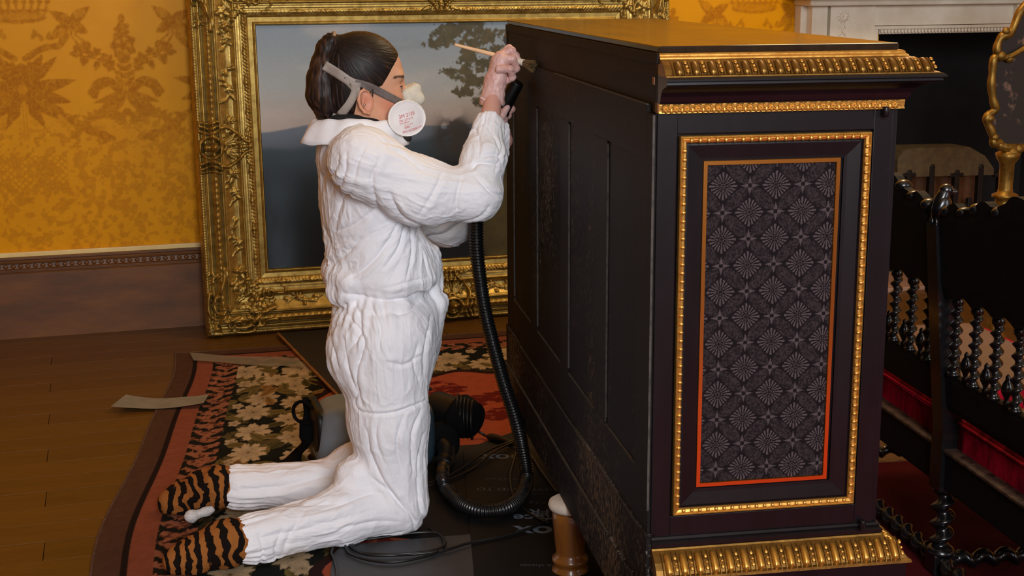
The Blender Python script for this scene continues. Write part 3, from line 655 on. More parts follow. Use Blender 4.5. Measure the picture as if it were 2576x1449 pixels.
# local axes: x = across the end (CN), y = along the length (CD)
M_ebony = NT('ebonised_wood'); v = M_ebony.coords((1, 1, .25)); n_ = M_ebony.noise(v, 26, 5)
M_ebony.set(base=M_ebony.ramp(n_, [(.3, srgb(12, 8, 11)), (.7, srgb(21, 14, 18))]), rough=.34, spec=.26, coat=.05, coat_rough=.25); M_ebony.bump(M_ebony.noise(v, 160, 3), .05, .001); M_ebony = M_ebony.m
M_top = NT('polished_top'); v = M_top.coords((1, .2, 1)); M_top.set(base=M_top.ramp(M_top.noise(v, 30, 5), [(.3, srgb(34, 24, 17)), (.7, srgb(50, 36, 24))]), rough=M_top.ramp(M_top.noise(v, 8, 4), [(.3, (.12,) * 3), (.7, (.24,) * 3)]), spec=.22); M_top.bump(M_top.noise(v, 18, 4), .06, .002); M_top = M_top.m
def back_wood(name, chip, a=srgb(22, 18, 18), b=srgb(34, 28, 26)):
    s = NT(name); v = s.coords((1, 1, .12)); g = s.noise(v, 70, 7, .65); v2 = s.coords((1, 1, .45)); sp = s.noise(v2, 150, 5, .7); big = s.noise(s.coords((1, 1, .5)), 3.2, 3)
    c = s.ramp(g, [(.25, a), (.75, b)])
    m = s.ramp(s.mix(.36, sp, big), [(.55 - chip, (0, 0, 0)), (.60 - chip, (1, 1, 1))])
    c = s.mix(m, c, srgb(112, 105, 96)); s.set(base=c, rough=s.ramp(m, [(0, (.6,) * 3), (1, (.85,) * 3)]), spec=.10); s.bump(s.mix(.3, g, sp), .35, .0015); return s.m
M_back = back_wood('worn_back_wood', -.045); M_backlow = back_wood('chipped_plinth_wood', .018); M_backpan = back_wood('panel_wood', -.028, srgb(18, 15, 16), srgb(27, 23, 22))
M_ormolu = gilt_mat('ormolu', srgb(230, 178, 90), srgb(196, 138, 62), srgb(60, 36, 14), .26)
M_ormolu_d = gilt_mat('darkened_ormolu', srgb(150, 110, 50), srgb(108, 78, 34), srgb(44, 30, 12), .32)
def cbox(name, a, b, mat, bev=.0015, parent=None): return box(name, a, b, parent or cab, mat, bev)
cbox('carcass', (.012, .012, .20), (CW - .006, CL - .012, 1.29), M_ebony)
cbox('top_slab', (0, .0, 1.2945), (CW - .004, CL, 1.3065), M_top, .0025)
PATH = [(0, 0), (CW, 0), (CW, CL), (0, CL)]
def csweep(name, prof, mat, smooth=False): return sweep(name, PATH, prof, cab, mat, False, smooth)
csweep('gilt_fillet', [(-.02, 1.2945), (.003, 1.2945), (.006, 1.292), (.006, 1.2895), (.010, 1.287), (.011, 1.284), (-.02, 1.284)], M_ormolu)
csweep('cornice_bed', [(-.02, 1.2845), (.011, 1.2845), (.019, 1.2815), (.030, 1.276), (.039, 1.2685), (.045, 1.260), (.051, 1.2585), (.052, 1.256), (-.02, 1.256)], M_ormolu_d)
csweep('cornice_ledge', [(-.02, 1.2565), (.056, 1.2565), (.061, 1.253), (.061, 1.250), (.055, 1.248), (.056, 1.244), (.052, 1.2405), (.040, 1.238), (.030, 1.235), (.022, 1.229), (.017, 1.221), (.014, 1.212), (.012, 1.2085), (-.02, 1.2085)], M_ebony)
rb = csweep('rosette_band', [(-.02, 1.209), (.008, 1.209), (.009, 1.206), (.008, 1.1955), (.009, 1.192), (-.02, 1.192)], M_ormolu)
csweep('plinth_moulding', [(-.02, .410), (.004, .410), (.007, .406), (.004, .402), (.010, .398), (.010, .392), (.006, .389), (-.02, .389)], M_ebony)
csweep('plinth_bed', [(-.02, .389), (.008, .389), (.010, .386), (.020, .380), (.032, .371), (.041, .360), (.046, .352), (.052, .350), (.053, .345), (-.02, .345)], M_ormolu_d)
csweep('plinth', [(-.02, .3455), (.045, .3455), (.045, .20), (-.02, .20)], M_ebony)
# gadroons, pearls and rosettes, each a piece of its own
def capsule_mesh(name, L, w_, h_, bend, n=10, m=10):
    t = np.linspace(0, 1, m); a = np.linspace(0, 2 * PI, n, endpoint=False); P = []
    for q in t:
        x = (q - .5) * L; e = 1 - abs(2 * q - 1) ** 9; e = max(e, .0) ** .5; wq = w_ * e * (.92 + .10 * q); hq = h_ * e * (.75 + .45 * q)
        P.append(np.stack([wq * np.cos(a), np.full(n, x), hq * np.sin(a) - bend * (2 * q - 1) ** 2], -1))
    P = np.array(P); return quads(name, P.reshape(-1, 3), gridfaces(m, n, closed_x=True)[:, ::-1], True)
ga_t = capsule_mesh('gadroon', .037, .0064, .0056, .0035, 12, 14); ga_t.materials.append(M_ormolu_d)
M_ormolu_b = gilt_mat('rubbed_ormolu', srgb(222, 170, 78), srgb(190, 134, 56), srgb(70, 46, 18), .22)
ga_b = capsule_mesh('gadroon', .047, .0066, .0062, .0045, 12, 14); ga_b.materials.append(M_ormolu_b)
pearl = egg.copy(); pearl.materials.clear(); pearl.materials.append(M_ormolu)
# a ribbed border bar between gadroons
def bar_mesh(name, L, w_, h_, bend):
    t = np.linspace(0, 1, 8); P = []
    for q in t:
        x = (q - .5) * L; z = -bend * (2 * q - 1) ** 2; P.append([(-w_, x, z), (-w_ * .5, x, z + h_), (w_ * .5, x, z + h_), (w_, x, z)])
    return grid(name, np.array(P), smooth=False)
rib = bar_mesh('rib', .040, .0012, .0026, .0035); rib.materials.append(M_ormolu_d); ribb = bar_mesh('rib', .050, .0013, .003, .0045); ribb.materials.append(M_ormolu_d)
def row(mesh, origin, along, count, step, tilt_out, up, parent, name, off=0.0, scale=(1, 1, 1)):
    """place pieces along a run; local y of the piece runs down the slope, z out of it"""
    for i in range(count):
        p = V(origin) + V(along) * (off + i * step); d = V(tilt_out); nrm = np.cross(V(along), d); nrm = nrm if nrm @ V(up) > 0 else -nrm
        ex = np.cross(d, nrm); o = link(name, mesh, parent); o.matrix_world = fmat(p, ex * scale[0], d * scale[1], nrm * scale[2])
def nz_(v_): v_ = V(v_); return v_ / np.linalg.norm(v_)
bedT = [o for o in cab.children if o.name.startswith('cornice_bed')][0]; bedB = [o for o in cab.children if o.name.startswith('plinth_bed')][0]
for par, me, rb_, zc, oc, dn, ze, st, cnt, zs in ((bedT, ga_t, rib, 1.2725, .0355, nz_((0, -.034, -.024)), 1, .0297, 16, 1), (bedB, ga_b, ribb, .3695, .0355, nz_((0, -.034, -.034)), 1, .0292, 16, 1)):
    for i in range(cnt):
        uo = .024 + i * st
        tag_ = 'gadroon'
        row(me, (uo, -oc, zc), (1, 0, 0), 1, 0, dn, (0, -1, 1), par, 'gadroon')
        for sg in (-.0098, .0098): row(rb_, (uo + sg, -oc, zc - .001), (1, 0, 0), 1, 0, dn, (0, -1, 1), par, 'rib')
        up_ = nz_((0, -.6, .8)); c_ = V((uo + st / 2, -oc, zc))
        for k_, (dd, sc) in enumerate(((-.011, (.0035, .0045, .002)), (.001, (.0032, .0032, .0035)), (.011, (.0034, .005, .002)))):
            o = link('pearl', pearl, par); p = c_ + dn * dd + nz_(np.cross((1, 0, 0), dn)) * (.001 if np.cross((1, 0, 0), dn) @ V((0, -1, 1)) > 0 else -.001); ex = V((1., 0, 0)); nr = np.cross(ex, dn); nr = nr if nr @ V((0, -1, 1)) > 0 else -nr
            o.matrix_world = fmat(p, ex * sc[0], dn * sc[1], nr * sc[2])
    # same pieces down the long front, seen only at the corner
    for i in range(54):
        yo = .0 + i * st
        d2 = V((-dn[1], 0, dn[2])); row(me, (CW + oc, yo, zc), (0, 1, 0), 1, 0, d2, (1, 0, 1), par, 'gadroon')
roz = rosette_mesh('rosette', .0088, 8); roz.materials.append(M_ormolu)
for i in range(23):
    o = link('rosette', roz, rb); o.location = (.012 + i * .0190, -.0085, 1.2005); o.scale = (1, 1.7, 1)
    if i < 22: o = link('pearl', pearl, rb); o.location = (.0215 + i * .0190, -.0085, 1.1965); o.scale = (.0035, .0035, .006)
# end panel: stiles and rails, gilt frames, bevelled field, textile
cbox('end_frame', (.0, .0, .409), (.036, .014, 1.193), M_ebony); cbox('end_frame', (.3965, .0, .409), (CW - .008, .014, 1.193), M_ebony)
cbox('end_frame', (.036, .0, 1.155), (.3965, .014, 1.193), M_ebony); cbox('end_frame', (.036, .0, .409), (.3965, .014, .448), M_ebony)
cbox('corner_strip', (CW - .008, .004, .409), (CW + .002, .03, 1.193), M_ebony)
def rect_frame(name, u0, u1, z0, z1, prof, mat):
    """mitred picture moulding on the end face; prof = (inwards, outwards-to-viewer)"""
    vs, fs = [], []; k = len(prof)
    for (x, z, sx, sz) in ((u0, z0, 1, 1), (u1, z0, -1, 1), (u1, z1, -1, -1), (u0, z1, 1, -1)):
        for (a, h) in prof: vs.append((x + sx * a, -h, z + sz * a))
    for i in range(4):
        for j in range(k - 1): fs.append((i * k + j, ((i + 1) % 4) * k + j, ((i + 1) % 4) * k + j + 1, i * k + j + 1))
    return link(name, pmesh(name, vs, fs), cab, mat)
gf = rect_frame('gilt_moulding', .0405, .3915, .4515, 1.151, [(-.001, -.004), (0, .006), (.0022, .0075), (.0042, .005), (.006, .006), (.010, .0045), (.0125, .001), (.013, -.006)], M_ormolu)
rect_frame('bevelled_field', .0530, .379, .464, 1.1385, [(0, -.003), (.004, -.002), (.027, -.0055), (.0335, -.006)], M_ebony)
M_brass = NT('polished_gilt_slip'); M_brass.set(base=srgb(226, 166, 84), metal=1.0, rough=.24); M_brass = M_brass.m
rect_frame('gilt_slip', .0850, .3395, .500, 1.1065, [(-.001, -.010), (0, -.0045), (.0008, -.0030), (.0078, -.0030), (.0086, -.0045), (.0090, -.012)], M_brass)
ov = egg.copy(); ov.materials.clear(); ov.materials.append(M_ormolu)
for i in range(21):
    for z in (1.1435, .4590):
        o = link('egg_bead', ov, gf); o.location = (.060 + i * .0156, -.0055, z); o.scale = (.0040, .0035, .0046)
for i in range(43):
    for x in (.0480, .3840):
        o = link('egg_bead', ov, gf); o.location = (x, -.0055, .4735 + i * .01553); o.scale = (.0046, .0035, .0040)
# the woven panel
R = Ras(.0935, .331, .5085, 1.098, 216, 530); p_ = .0985; c0 = (.1235, 1.060)
gx, gy = (R.X - c0[0]) / p_, (R.Y - c0[1]) / (p_ * .975)
a_, b_ = gx + gy, gx - gy                     # rotated lattice: flowers at integer a, b
fa_, fb_ = a_ - np.round(a_), b_ - np.round(b_); dx, dy = (fa_ + fb_) / 2 * p_, (fa_ - fb_) / 2 * p_
r_, th = np.hypot(dx, dy), np.arctan2(dy, dx); rad = .0262 - .0055 * np.abs(np.sin(2 * th)); sect = np.cos(20 * th)
pet = ((r_ > .0098) & (r_ < rad) & (sect > .35 - .9 * (r_ - .010) / .03)).astype(float); core = ((r_ < .0095) & (np.cos(r_ * 1500) + np.cos(8 * th) > .35)).astype(float)
img = np.zeros(R.X.shape); cr = p_ / 2; 
# lens shapes between neighbouring rings, filled with fine foliage
da = np.minimum(np.abs(fa_), np.abs(fb_)); ed = .5 - np.maximum(np.abs(fa_), np.abs(fb_)); mn = np.where(np.abs(fa_) > np.abs(fb_), np.abs(fb_), np.abs(fa_))
lw = np.sqrt(np.clip(.5 - mn ** 2, 0, 1)) - .5; lens = (ed < lw - .035) & (mn < .46); lc = sst(.48, .56, fbm2(R.X / .0022, R.Y / .0016 + 3 * lattice_noise(R.X / .004, R.Y / .004, 8), 2, 44))
img = np.where(lens, .06 + .30 * lc, img); band = (ed < lw + .03) & ~lens & (mn < .47); img = np.where(band, -.10, img)
hx, hy = gx - np.round(gx), gy - np.round(gy)
# darts pointing along the horizontal and vertical axes towards each crossing
for (ux, uy) in ((gx * p_, gy * p_), (gy * p_, gx * p_)):
    for sh in (0, .5):
        s1 = ux / p_ - sh; q1 = uy / p_ - sh; f1 = (s1 - np.round(s1)) * p_; f2 = (q1 - np.round(q1)) * p_; t_ = (np.abs(f1) - .0315) / .0140
        img = np.where((t_ > 0) & (t_ < 1) & (np.abs(f2) < .0036 * t_), .95, img)
img = np.maximum(img, np.maximum(pet, core * .75)); nn = lattice_noise(R.X / .0012, R.Y / .0012, 5); img = img * (.75 + .4 * nn)
col = lerp(np.broadcast_to(pc(23, 17, 19), img.shape + (3,)), pc(80, 68, 70), np.clip(img, 0, 1)); col = np.where(img[..., None] < -.02, pc(11, 8, 9), col)
s = NT('woven_panel'); s.set(base=s.attr(), rough=.7, spec=.06); s.bump(s.noise(s.coords(), 700, 2), .2, .0006)
link('textile_panel', grid('textile_panel', np.stack([R.X, np.full_like(R.X, .0075), R.Y], -1), col), cab, s.m)
for (x, z) in ((.4125, 1.190), (.4090, .4125)):
    pg = link('peg', bpy.data.meshes.new('peg'), cab, M_ebony); vs, f = lathe([(0, .006), (.0052, .006), (.006, .004), (.006, -.010), (.0045, -.012), (0, -.012)], 14); pg.data = quads('peg', vs, f, True); pg.data.materials.append(M_ebony); pg.location = (x, -.011, z)
# ---- plain back, framed and panelled (faces -x)
def bk(name, s0, s1, z0, z1, h0, h1, mat, bev=.0015): return box(name, (-h1, s0, z0), (-h0, s1, z1), cab, mat, bev)
bk('back_frieze', .0, 1.64, 1.190, 1.284, -.014, .000, M_back); bk('top_edge', -.001, CL, 1.276, 1.2942, -.012, .004, M_back)
bk('back_rail', .048, 1.632, 1.106, 1.2035, -.012, .007, M_back); bk('back_rail', .006, 1.632, .412, .517, -.012, .006, M_back)
for a, b in ((.006, .106), (.352, .456), (.736, .830), (1.142, 1.231), (1.511, 1.632)): bk('back_stile', a, b, .517, 1.106 if a > .05 else 1.1895, -.012, .0068, M_back)
for a, b in ((.106, .352), (.456, .736), (.830, 1.142), (1.231, 1.511)): bk('back_panel', a, b, .517, 1.106, -.016, .0028, M_backpan, .0005)
bk('plinth_board', .0, 1.645, .300, .4125, -.012, .009, M_backlow); bk('plinth_board', -.03, 1.66, .197, .300, -.012, .015, M_backlow); bk('panel_fillet', .0, 1.64, .407, .416, -.01, .0105, M_backlow)
M_edge = simple('edge_highlight', srgb(68, 61, 54), srgb(30, 26, 24), .7, scale=60, lo=.45, hi=.7)  # ledge highlights painted as thin lighter strips along the back's edges
for a, b in ((.106, .352), (.456, .736), (.830, 1.142), (1.231, 1.511)): bk('edge_highlight', a, b, .5155, .5185, .002, .0064, M_edge, .0005); bk('edge_highlight', b - .0006, b + .0006, .53, 1.10, .002, .0070, M_edge, .0004)
bk('edge_highlight', .05, 1.40, .4105, .4140, .006, .0112, M_edge, .0005); bk('edge_highlight', .3, 1.645, .2985, .3012, .010, .0157, M_edge, .0005); bk('edge_highlight', .048, .9, 1.2022, 1.2046, .003, .0078, M_edge, .0004); bk('edge_highlight', .0045, .0065, .46, 1.188, .003, .0074, M_edge, .0004)
bk('edge_strip', 1.632, CL, .2, 1.29, -.012, .002, M_back)
bk('chip', .022, .037, 1.239, 1.252, -.001, .0008, simple('pale_chip', srgb(170, 130, 96), None, .7), .0005)

# the turned supports the cabinet stands on; one shows with its pale pad
M_legwood = simple('varnished_beech', srgb(142, 90, 36), srgb(112, 66, 24), .32, scale=16, stretch=(1, 1, .25), coat=.5)
M_pad = simple('white_felt', srgb(226, 218, 206), srgb(206, 196, 182), .9, scale=40)
def support(x, y, label):
    p = C0 + CN * x + CD * y; t = thing('wooden_support', label, 'support', (p[0], p[1], 0))
    vs, f = lathe([(0, .0), (.040, 0), (.045, .006), (.045, .016), (.038, .022), (.040, .030), (.045, .036), (.044, .044), (.036, .050), (.035, .060), (.039, .10), (.043, .140), (.044, .158), (.040, .166), (0, .166)], 28)
    link('post', quads('post', vs, f, True), t, M_legwood)
    vs, f = lathe([(0, .166), (.042, .166), (.051, .171), (.054, .180), (.051, .189), (.042, .195), (0, .196)], 24)
    link('pad', quads('pad', vs, f, True), t, M_pad)['label'] = 'pale padded cap'
support(.006, .765, 'turned orange-brown wooden post with pale padded cap under the black cabinet')
# ================================================================== BLACK CHAIR-BACK SETTEE
M_black = simple('ebonised_gloss', srgb(13, 12, 14), srgb(18, 16, 17), .27, scale=30, coat=.35, coat_rough=.12, bump=.06, bscale=140, bdist=.001)
M_blackmat = simple('ebonised_worn', srgb(15, 13, 14), srgb(22, 19, 19), .6, scale=26, spec=.15, bump=.15, bscale=70)
M_velvet = simple('crimson_velvet', srgb(176, 8, 44), srgb(104, 4, 24), .85, scale=36, stretch=(1, 1, .4), bump=.25, bscale=60, spec=.08)
M_wornwood = simple('worn_ledge', srgb(92, 66, 50), srgb(34, 22, 20), .5, scale=40)
M_calico = simple('buff_cloth', srgb(116, 88, 62), srgb(122, 96, 84), .9, scale=5, bump=.3, bscale=18, bdist=.006)
S0 = V([1.03, 3.14, 0])
st = thing('carved_settee', 'black carved chair-back settee with twisted spindles and crimson velvet seat', 'settee', S0, CA)
# local x: away from the cabinet (towards the sitter), y along the length
RAKE = .062
def lean(z): return -RAKE * max(0, (z - .36) / .6)
def twist_mesh(name, L, r, turns, n=20, m=None, ends=.012, amp=.36, sg=1):
    m = m or int(turns * 16); z = np.linspace(0, L, m); P = []
    for q in z:
        e = min(1, q / ends, (L - q) / ends) if ends else 1
        a = np.linspace(0, 2 * PI, n, endpoint=False); ph = sg * 2 * PI * turns * q / L
        rr_ = r * (1 - amp * .5 * e + amp * .5 * e * np.cos(2 * (a - ph / 2 * 1.0)) * 0 + 0) ; off = r * amp * e
        P.append(np.stack([r * (1 - amp) * np.cos(a) + off * math.cos(ph), r * (1 - amp) * np.sin(a) + off * math.sin(ph), np.full(n, q)], -1))
    P = np.array(P); return quads(name, P.reshape(-1, 3), gridfaces(m, n, closed_x=True), True)
def lathe_obj(name, prof, parent, mat, n=18):
    vs, f = lathe(prof, n); return link(name, quads(name, vs, f, True), parent, mat)
spin = twist_mesh('spindle', .165, .0158, 6.3, amp=.27); spin.materials.append(M_black)
fin_v, fin_f = lathe([(0, -.002), (.008, 0), (.0075, .008), (.005, .012), (.006, .018), (.0125, .030), (.0135, .040), (.009, .052), (.005, .058), (.0055, .064), (.002, .070), (0, .071)], 14); fin = quads('spindle_finial', fin_v, fin_f, True); fin.materials.append(M_black)
def board(name, outline_lo, outline_hi, thick, parent, mat, zc):
    """carved flat board between two outlines (y,z), slightly raked"""
    ys = np.linspace(outline_lo[0][0], outline_lo[-1][0], 61); lo = np.interp(ys, *np.array(outline_lo).T); hi = np.interp(ys, *np.array(outline_hi).T); vs = []
    tt = np.linspace(0, 1, 7)
    for s_ in (-thick / 2, thick / 2):
        for q in tt:
            z = lo + (hi - lo) * q; edge = .0 if 0 < q < 1 else .3
            vs += [(lean(zz) + s_ * (1 - edge), y, zz) for y, zz in zip(ys, z)]
    n = len(ys); f1 = gridfaces(7, n)[:, ::-1]; f2 = gridfaces(7, n, off=7 * n); fs = [tuple(q) for q in f1] + [tuple(q) for q in f2]; k = 7 * n
    for r0 in (0, 6):
        for j in range(n - 1): a = r0 * n + j; fs.append((a, a + 1, k + a + 1, k + a) if r0 == 0 else (a + 1, a, k + a, k + a + 1))
    for j in (0, n - 1):
        for q in range(6): a = q * n + j; fs.append((a, a + n, k + a + n, k + a) if j else (a + n, a, k + a, k + a + n))
    return link(name, pmesh(name, vs, fs, False), parent, mat)
def scallop(y0, y1, z, d, n): 
    ys = np.linspace(y0, y1, 61); t = (ys - y0) / (y1 - y0); env = np.where((t < .06) | (t > .94), 0, 1)
    return [(y, z + d * e_ * abs(math.cos(PI * n * tt))) for y, tt, e_ in zip(ys, t, env)]
def section(y0, y1):
    ym = (y0 + y1) / 2; H_ = (y1 - y0) / 2; ys = np.linspace(y0, y1, 61); q = np.abs(ys - ym) / H_
    crest = np.interp(q, [0, .14, .24, .30, .42, .52, .62, .70, .80, .90, 1.0], [.985, .978, .955, .945, .952, .944, .922, .918, .926, .916, .885])
    crest = crest + .006 * np.abs(np.sin(q * 17))
    b = board('crest_rail', scallop(y0, y1, .705, .016, 8), list(zip(ys, crest)), .030, st, M_blackmat, 0)
    # carved scrolls along the crest and shallow relief on the board
    for sg in (-1, 1):
        for qq, r in ((.30, .016), (.56, .018), (.72, .015), (.92, .018)):
            y = ym + sg * qq * H_; z = float(np.interp(qq, [0, .14, .24, .30, .42, .52, .62, .70, .80, .90, 1.0], [.985, .978, .955, .945, .952, .944, .922, .918, .926, .916, .885])) - .004
            o = link('carved_scroll', ball16, b); o.location = (lean(z), y, z); o.scale = (.021, r, r * .8)
    for k_ in range(0):
        y = y0 + (k_ + .5) * (y1 - y0) / 5; o = link('carved_boss', ball16, b); o.location = (lean(.8) - .015, y, .80); o.scale = (.004, .035, .03)
    lo = board('lower_rail', [(y0, .432), (y1, .432)], [(y0, .522), (y1, .522)], .028, st, M_blackmat, 0)
    n = int(round((y1 - y0 - .04) / .0905)); step = (y1 - y0) / n
    for i in range(n):
        y = y1 - step * (i + .36) if y1 <= 0.1 else y0 + step * (i + .64)
        o = link('spindle', spin, st); o.location = (lean(.60), y, .528)
        lo_ = lathe_obj('spindle_collar', [(0, .0), (.014, 0), (.0145, .006), (.011, .010), (0, .010)], o, M_black, 12); lo_.location = (0, 0, -.006)
        lo_ = link('spindle_collar', lo_.data, o); lo_.location = (0, 0, .163); lo_.scale = (1, 1, 1.6)
        if i < n - 1:
            o = link('spindle_finial', fin, st); o.location = (lean(.55), y - step / 2 if y1 <= .1 else y + step / 2, .521)
bm = bmesh.new(); bmesh.ops.create_uvsphere(bm, u_segments=16, v_segments=10, radius=1); ball16 = bpy.data.meshes.new('carved_scroll'); bm.to_mesh(ball16); bm.free(); ball16.polygons.foreach_set('use_smooth', [True] * len(ball16.polygons)); ball16.materials.append(M_black)
section(-.765, -.022); section(.022, .765)
leg_tw = twist_mesh('leg', .155, .030, 3.6, 24, amp=.28); leg_tw.materials.append(M_black)
for y in (-.79, 0.0, .79):
    vs = []
    for z, hx, hy in ((.228, .027, .027), (.36, .027, .027), (.37, .025, .026), (.62, .024, .026), (.87, .022, .024)): vs += [(lean(z) - hx, y - hy, z), (lean(z) + hx, y - hy, z), (lean(z) + hx, y + hy, z), (lean(z) - hx, y + hy, z)]
    fs = [(0, 3, 2, 1), (16, 17, 18, 19)] + [(i * 4 + j, i * 4 + (j + 1) % 4, i * 4 + 4 + (j + 1) % 4, i * 4 + 4 + j) for i in range(4) for j in range(4)]
    post = link('back_post', pmesh('back_post', vs, fs), st, M_black)
    lg = link('leg', leg_tw, st); lg.location = (0, y, .075)
    c_ = lathe_obj('collar', [(0, 0), (.022, 0), (.027, .005), (.024, .012), (0, .012)], lg, M_black, 18); c_.location = (0, 0, .147)
    c_ = lathe_obj('collar', [(0, 0), (.034, 0), (.036, .006), (.030, .014), (.02, .020), (0, .020)], lg, M_black, 18); c_.location = (0, 0, -.012)
    box('foot_block', (-.027, y - .027, .0125), (.027, y + .027, .066), st, M_black, .004)
    # carved bird on the post
    x = lean(.9)
    pts = spline([(x, y, .870), (x, y, .885), (x + .002, y, .905), (x + .004, y, .925), (x + .012, y, .943), (x + .026, y, .948)], 26)
    rad_ = np.interp(np.linspace(0, 1, 26), [0, .15, .35, .6, .78, .9, 1], [.020, .017, .021, .017, .0135, .012, .004])
    bd = tube('bird_finial', pts, rad_, st, M_black, 14); bd['label'] = 'carved bird finial'
    for sg in (-1, 1): o = link('wing', ball16, bd); o.location = (x + .000, y + sg * .016, .908); o.scale = (.016, .009, .026); o.rotation_euler = (0, .35, 0)
    o = link('crown', ball16, bd); o.location = (x + .014, y, .946); o.scale = (.0165, .0145, .0150); o = link('breast', ball16, bd); o.location = (x + .009, y, .912); o.scale = (.019, .018, .024)
    o = link('beak', ball16, bd); o.location = (x + .034, y, .941); o.scale = (.009, .0045, .006)
    for sg in (-1, 1): o = link('eye', ball16, bd); o.location = (x + .021, y + sg * .0125, .950); o.scale = (.0032, .0032, .0032)
    for i in range(8): a = i * PI / 4; o = link('carved_leaf', ball16, post); o.location = (x + .016 * math.cos(a), y + .016 * math.sin(a), .872); o.scale = (.006, .006, .013)
    fl = link('leg', leg_tw, st); fl.location = (.46, y, .075); box('foot_block', (.433, y - .027, .0125), (.487, y + .027, .066), st, M_black, .004)
    box('front_block', (.436, y - .024, .228), (.484, y + .024, .35), st, M_black, .003)
    cs = twist_mesh('cross_stretcher', .40, .024, 7, 18, amp=.27); o = link('cross_stretcher', cs, st, M_black); o.matrix_world = o.matrix_world; o.rotation_euler = (0, PI / 2, 0); o.location = (.03, y, .040)
    cs = None
for y0, y1 in ((-.765, -.025), (.025, .765)):
    ls = link('long_stretcher', twist_mesh('long_stretcher', y1 - y0, .024, 13, 18, amp=.27), st, M_black); ls.rotation_euler = (-PI / 2, 0, 0); ls.location = (0, y0, .040)
    box('seat_rail', (-.016, y0 - .004, .236), (.012, y1 + .004, .326), st, M_blackmat, .004); box('ledge', (-.022, y0, .326), (.018, y1, .334), st, M_wornwood, .002); box('seat_rail', (.45, y0, .236), (.476, y1, .33), st, M_blackmat, .004)
    # velvet seat, softly pillowed
    nx, ny = 18, 26; Xg, Yg = np.meshgrid(np.linspace(0, 1, nx), np.linspace(0, 1, ny)); e = (1 - (2 * Xg - 1) ** 8) * (1 - (2 * Yg - 1) ** 8)
    top = np.stack([.012 + Xg * .45, y0 + .004 + Yg * (y1 - y0 - .008), .405 + .04 * e ** .4 - .0], -1)
    me = grid('seat', top); bm = bmesh.new(); bm.from_mesh(me); ed_ = [e_ for e_ in bm.edges if e_.is_boundary]; r_ = bmesh.ops.extrude_edge_only(bm, edges=ed_); nv = [v for v in r_['geom'] if isinstance(v, bmesh.types.BMVert)]
    for v in nv: v.co.z = .334
    bmesh.ops.recalc_face_normals(bm, faces=bm.faces); bm.to_mesh(me); bm.free(); link('seat', me, st, M_velvet)
    cvr = top.copy()[2:-2, 2:-2]; cvr[..., 2] += .004; sc_ = link('seat_cover', grid('seat_cover', cvr), st, M_calico); md_ = sc_.modifiers.new('thick', 'SOLIDIFY'); md_.thickness = .003; sc_['label'] = 'buff cloth lying on the seat'
    tube('seat_welt', [(.010, y0 + .006, .398), (.010, y1 - .006, .398)], .005, st, M_velvet, 8)

# ================================================================== RUG
RG = math.radians(8.2); RX = V([math.cos(RG + .10), math.sin(RG + .10), 0]); RY = V([math.sin(RG), -math.cos(RG), 0]); R0 = V([-1.318, 5.235, 0])
# a: across from the left edge, b: from the back edge towards the camera
nx, ny = 430, 430; R = Ras(0, 1.45, 0, 2.40, nx, ny); A_, B_ = R.X, R.Y
wob = .022 * np.sin(B_ * 2.6 + .3) + .008 * np.sin(B_ * 6)
ea, eb = A_ , B_                                           # distance from left and back edges
dmin = np.minimum(ea, eb * 1.0); along = np.where(ea < eb, B_, A_)
rust, dark, brown = pc(150, 82, 58), pc(26, 24, 18), pc(92, 60, 44)
img = np.broadcast_to(dark, A_.shape + (3,)).copy()
def fill(m, c): img[m] = c
nz2 = fbm2(A_ * 60, B_ * 60, 3, 4)
fill(dmin < .065, brown); fill(dmin < .03, pc(92, 62, 44)); fill((dmin > .065) & (dmin < .083), pc(36, 20, 16)); fill((dmin >= .083) & (dmin < .145), rust)
# rust leaf band on black
lb = (dmin >= .145) & (dmin < .245); cc = np.abs(dmin - .195) / .05
leafy = (fbm2(along * 34 + dmin * 20, dmin * 60, 4, 9) + .22 * np.cos(2 * PI * (along / .070 + cc * .6)) - .30 * cc ** 2 > .34); fill(lb & leafy, pc(164, 102, 74)); fill(lb & leafy & (fbm2(A_ * 80, B_ * 80, 2, 8) > .62), pc(100, 54, 36))
# flowers on dark green ground
FB0, FB1 = .24, .545
fz = (dmin >= FB0) & (dmin < FB1 + .03 * np.sin(along * 22)); fill(fz, pc(20, 23, 16))
gr_ = fz & (fbm2(A_ * 17, B_ * 17, 4, 15) + .35 * (dmin - .5) > .52); fill(gr_, pc(96, 80, 44)); fill(gr_ & (fbm2(A_ * 46, B_ * 34, 4, 16) > .56), pc(66, 56, 32))
rr = random.Random(21)
lay = np.zeros(A_.shape, int)
def flower_at(a, b, ra, rb, n, rot, tone):
    W_ = R.win(a - ra * 1.4, a + ra * 1.4, b - rb * 1.4, b + rb * 1.4); dx, dy = (A_[W_] - a) / ra, (B_[W_] - b) / rb; rho, th = np.hypot(dx, dy), np.arctan2(dy, dx) + rot
    for k, (sc, off_) in enumerate(((1.0, 0), (.68, .5), (.36, .2))):
        pet = np.abs(np.cos((th + off_ * 2 * PI / n) * n / 2)) ** .55; edge = sc * (.52 + .48 * pet + .05 * np.cos(th * 23)); m = rho < edge; shade = np.clip(.62 + .5 * pet * (1 - .35 * rho / sc) - .10 * k, 0, 1.08)
        base = tone * shade[..., None]; cur = img[W_]; cur[m & fz[W_]] = base[m & fz[W_]]; img[W_] = cur
    cur = img[W_]; cur[(rho < .10) & fz[W_]] = pc(120, 96, 58); img[W_] = cur
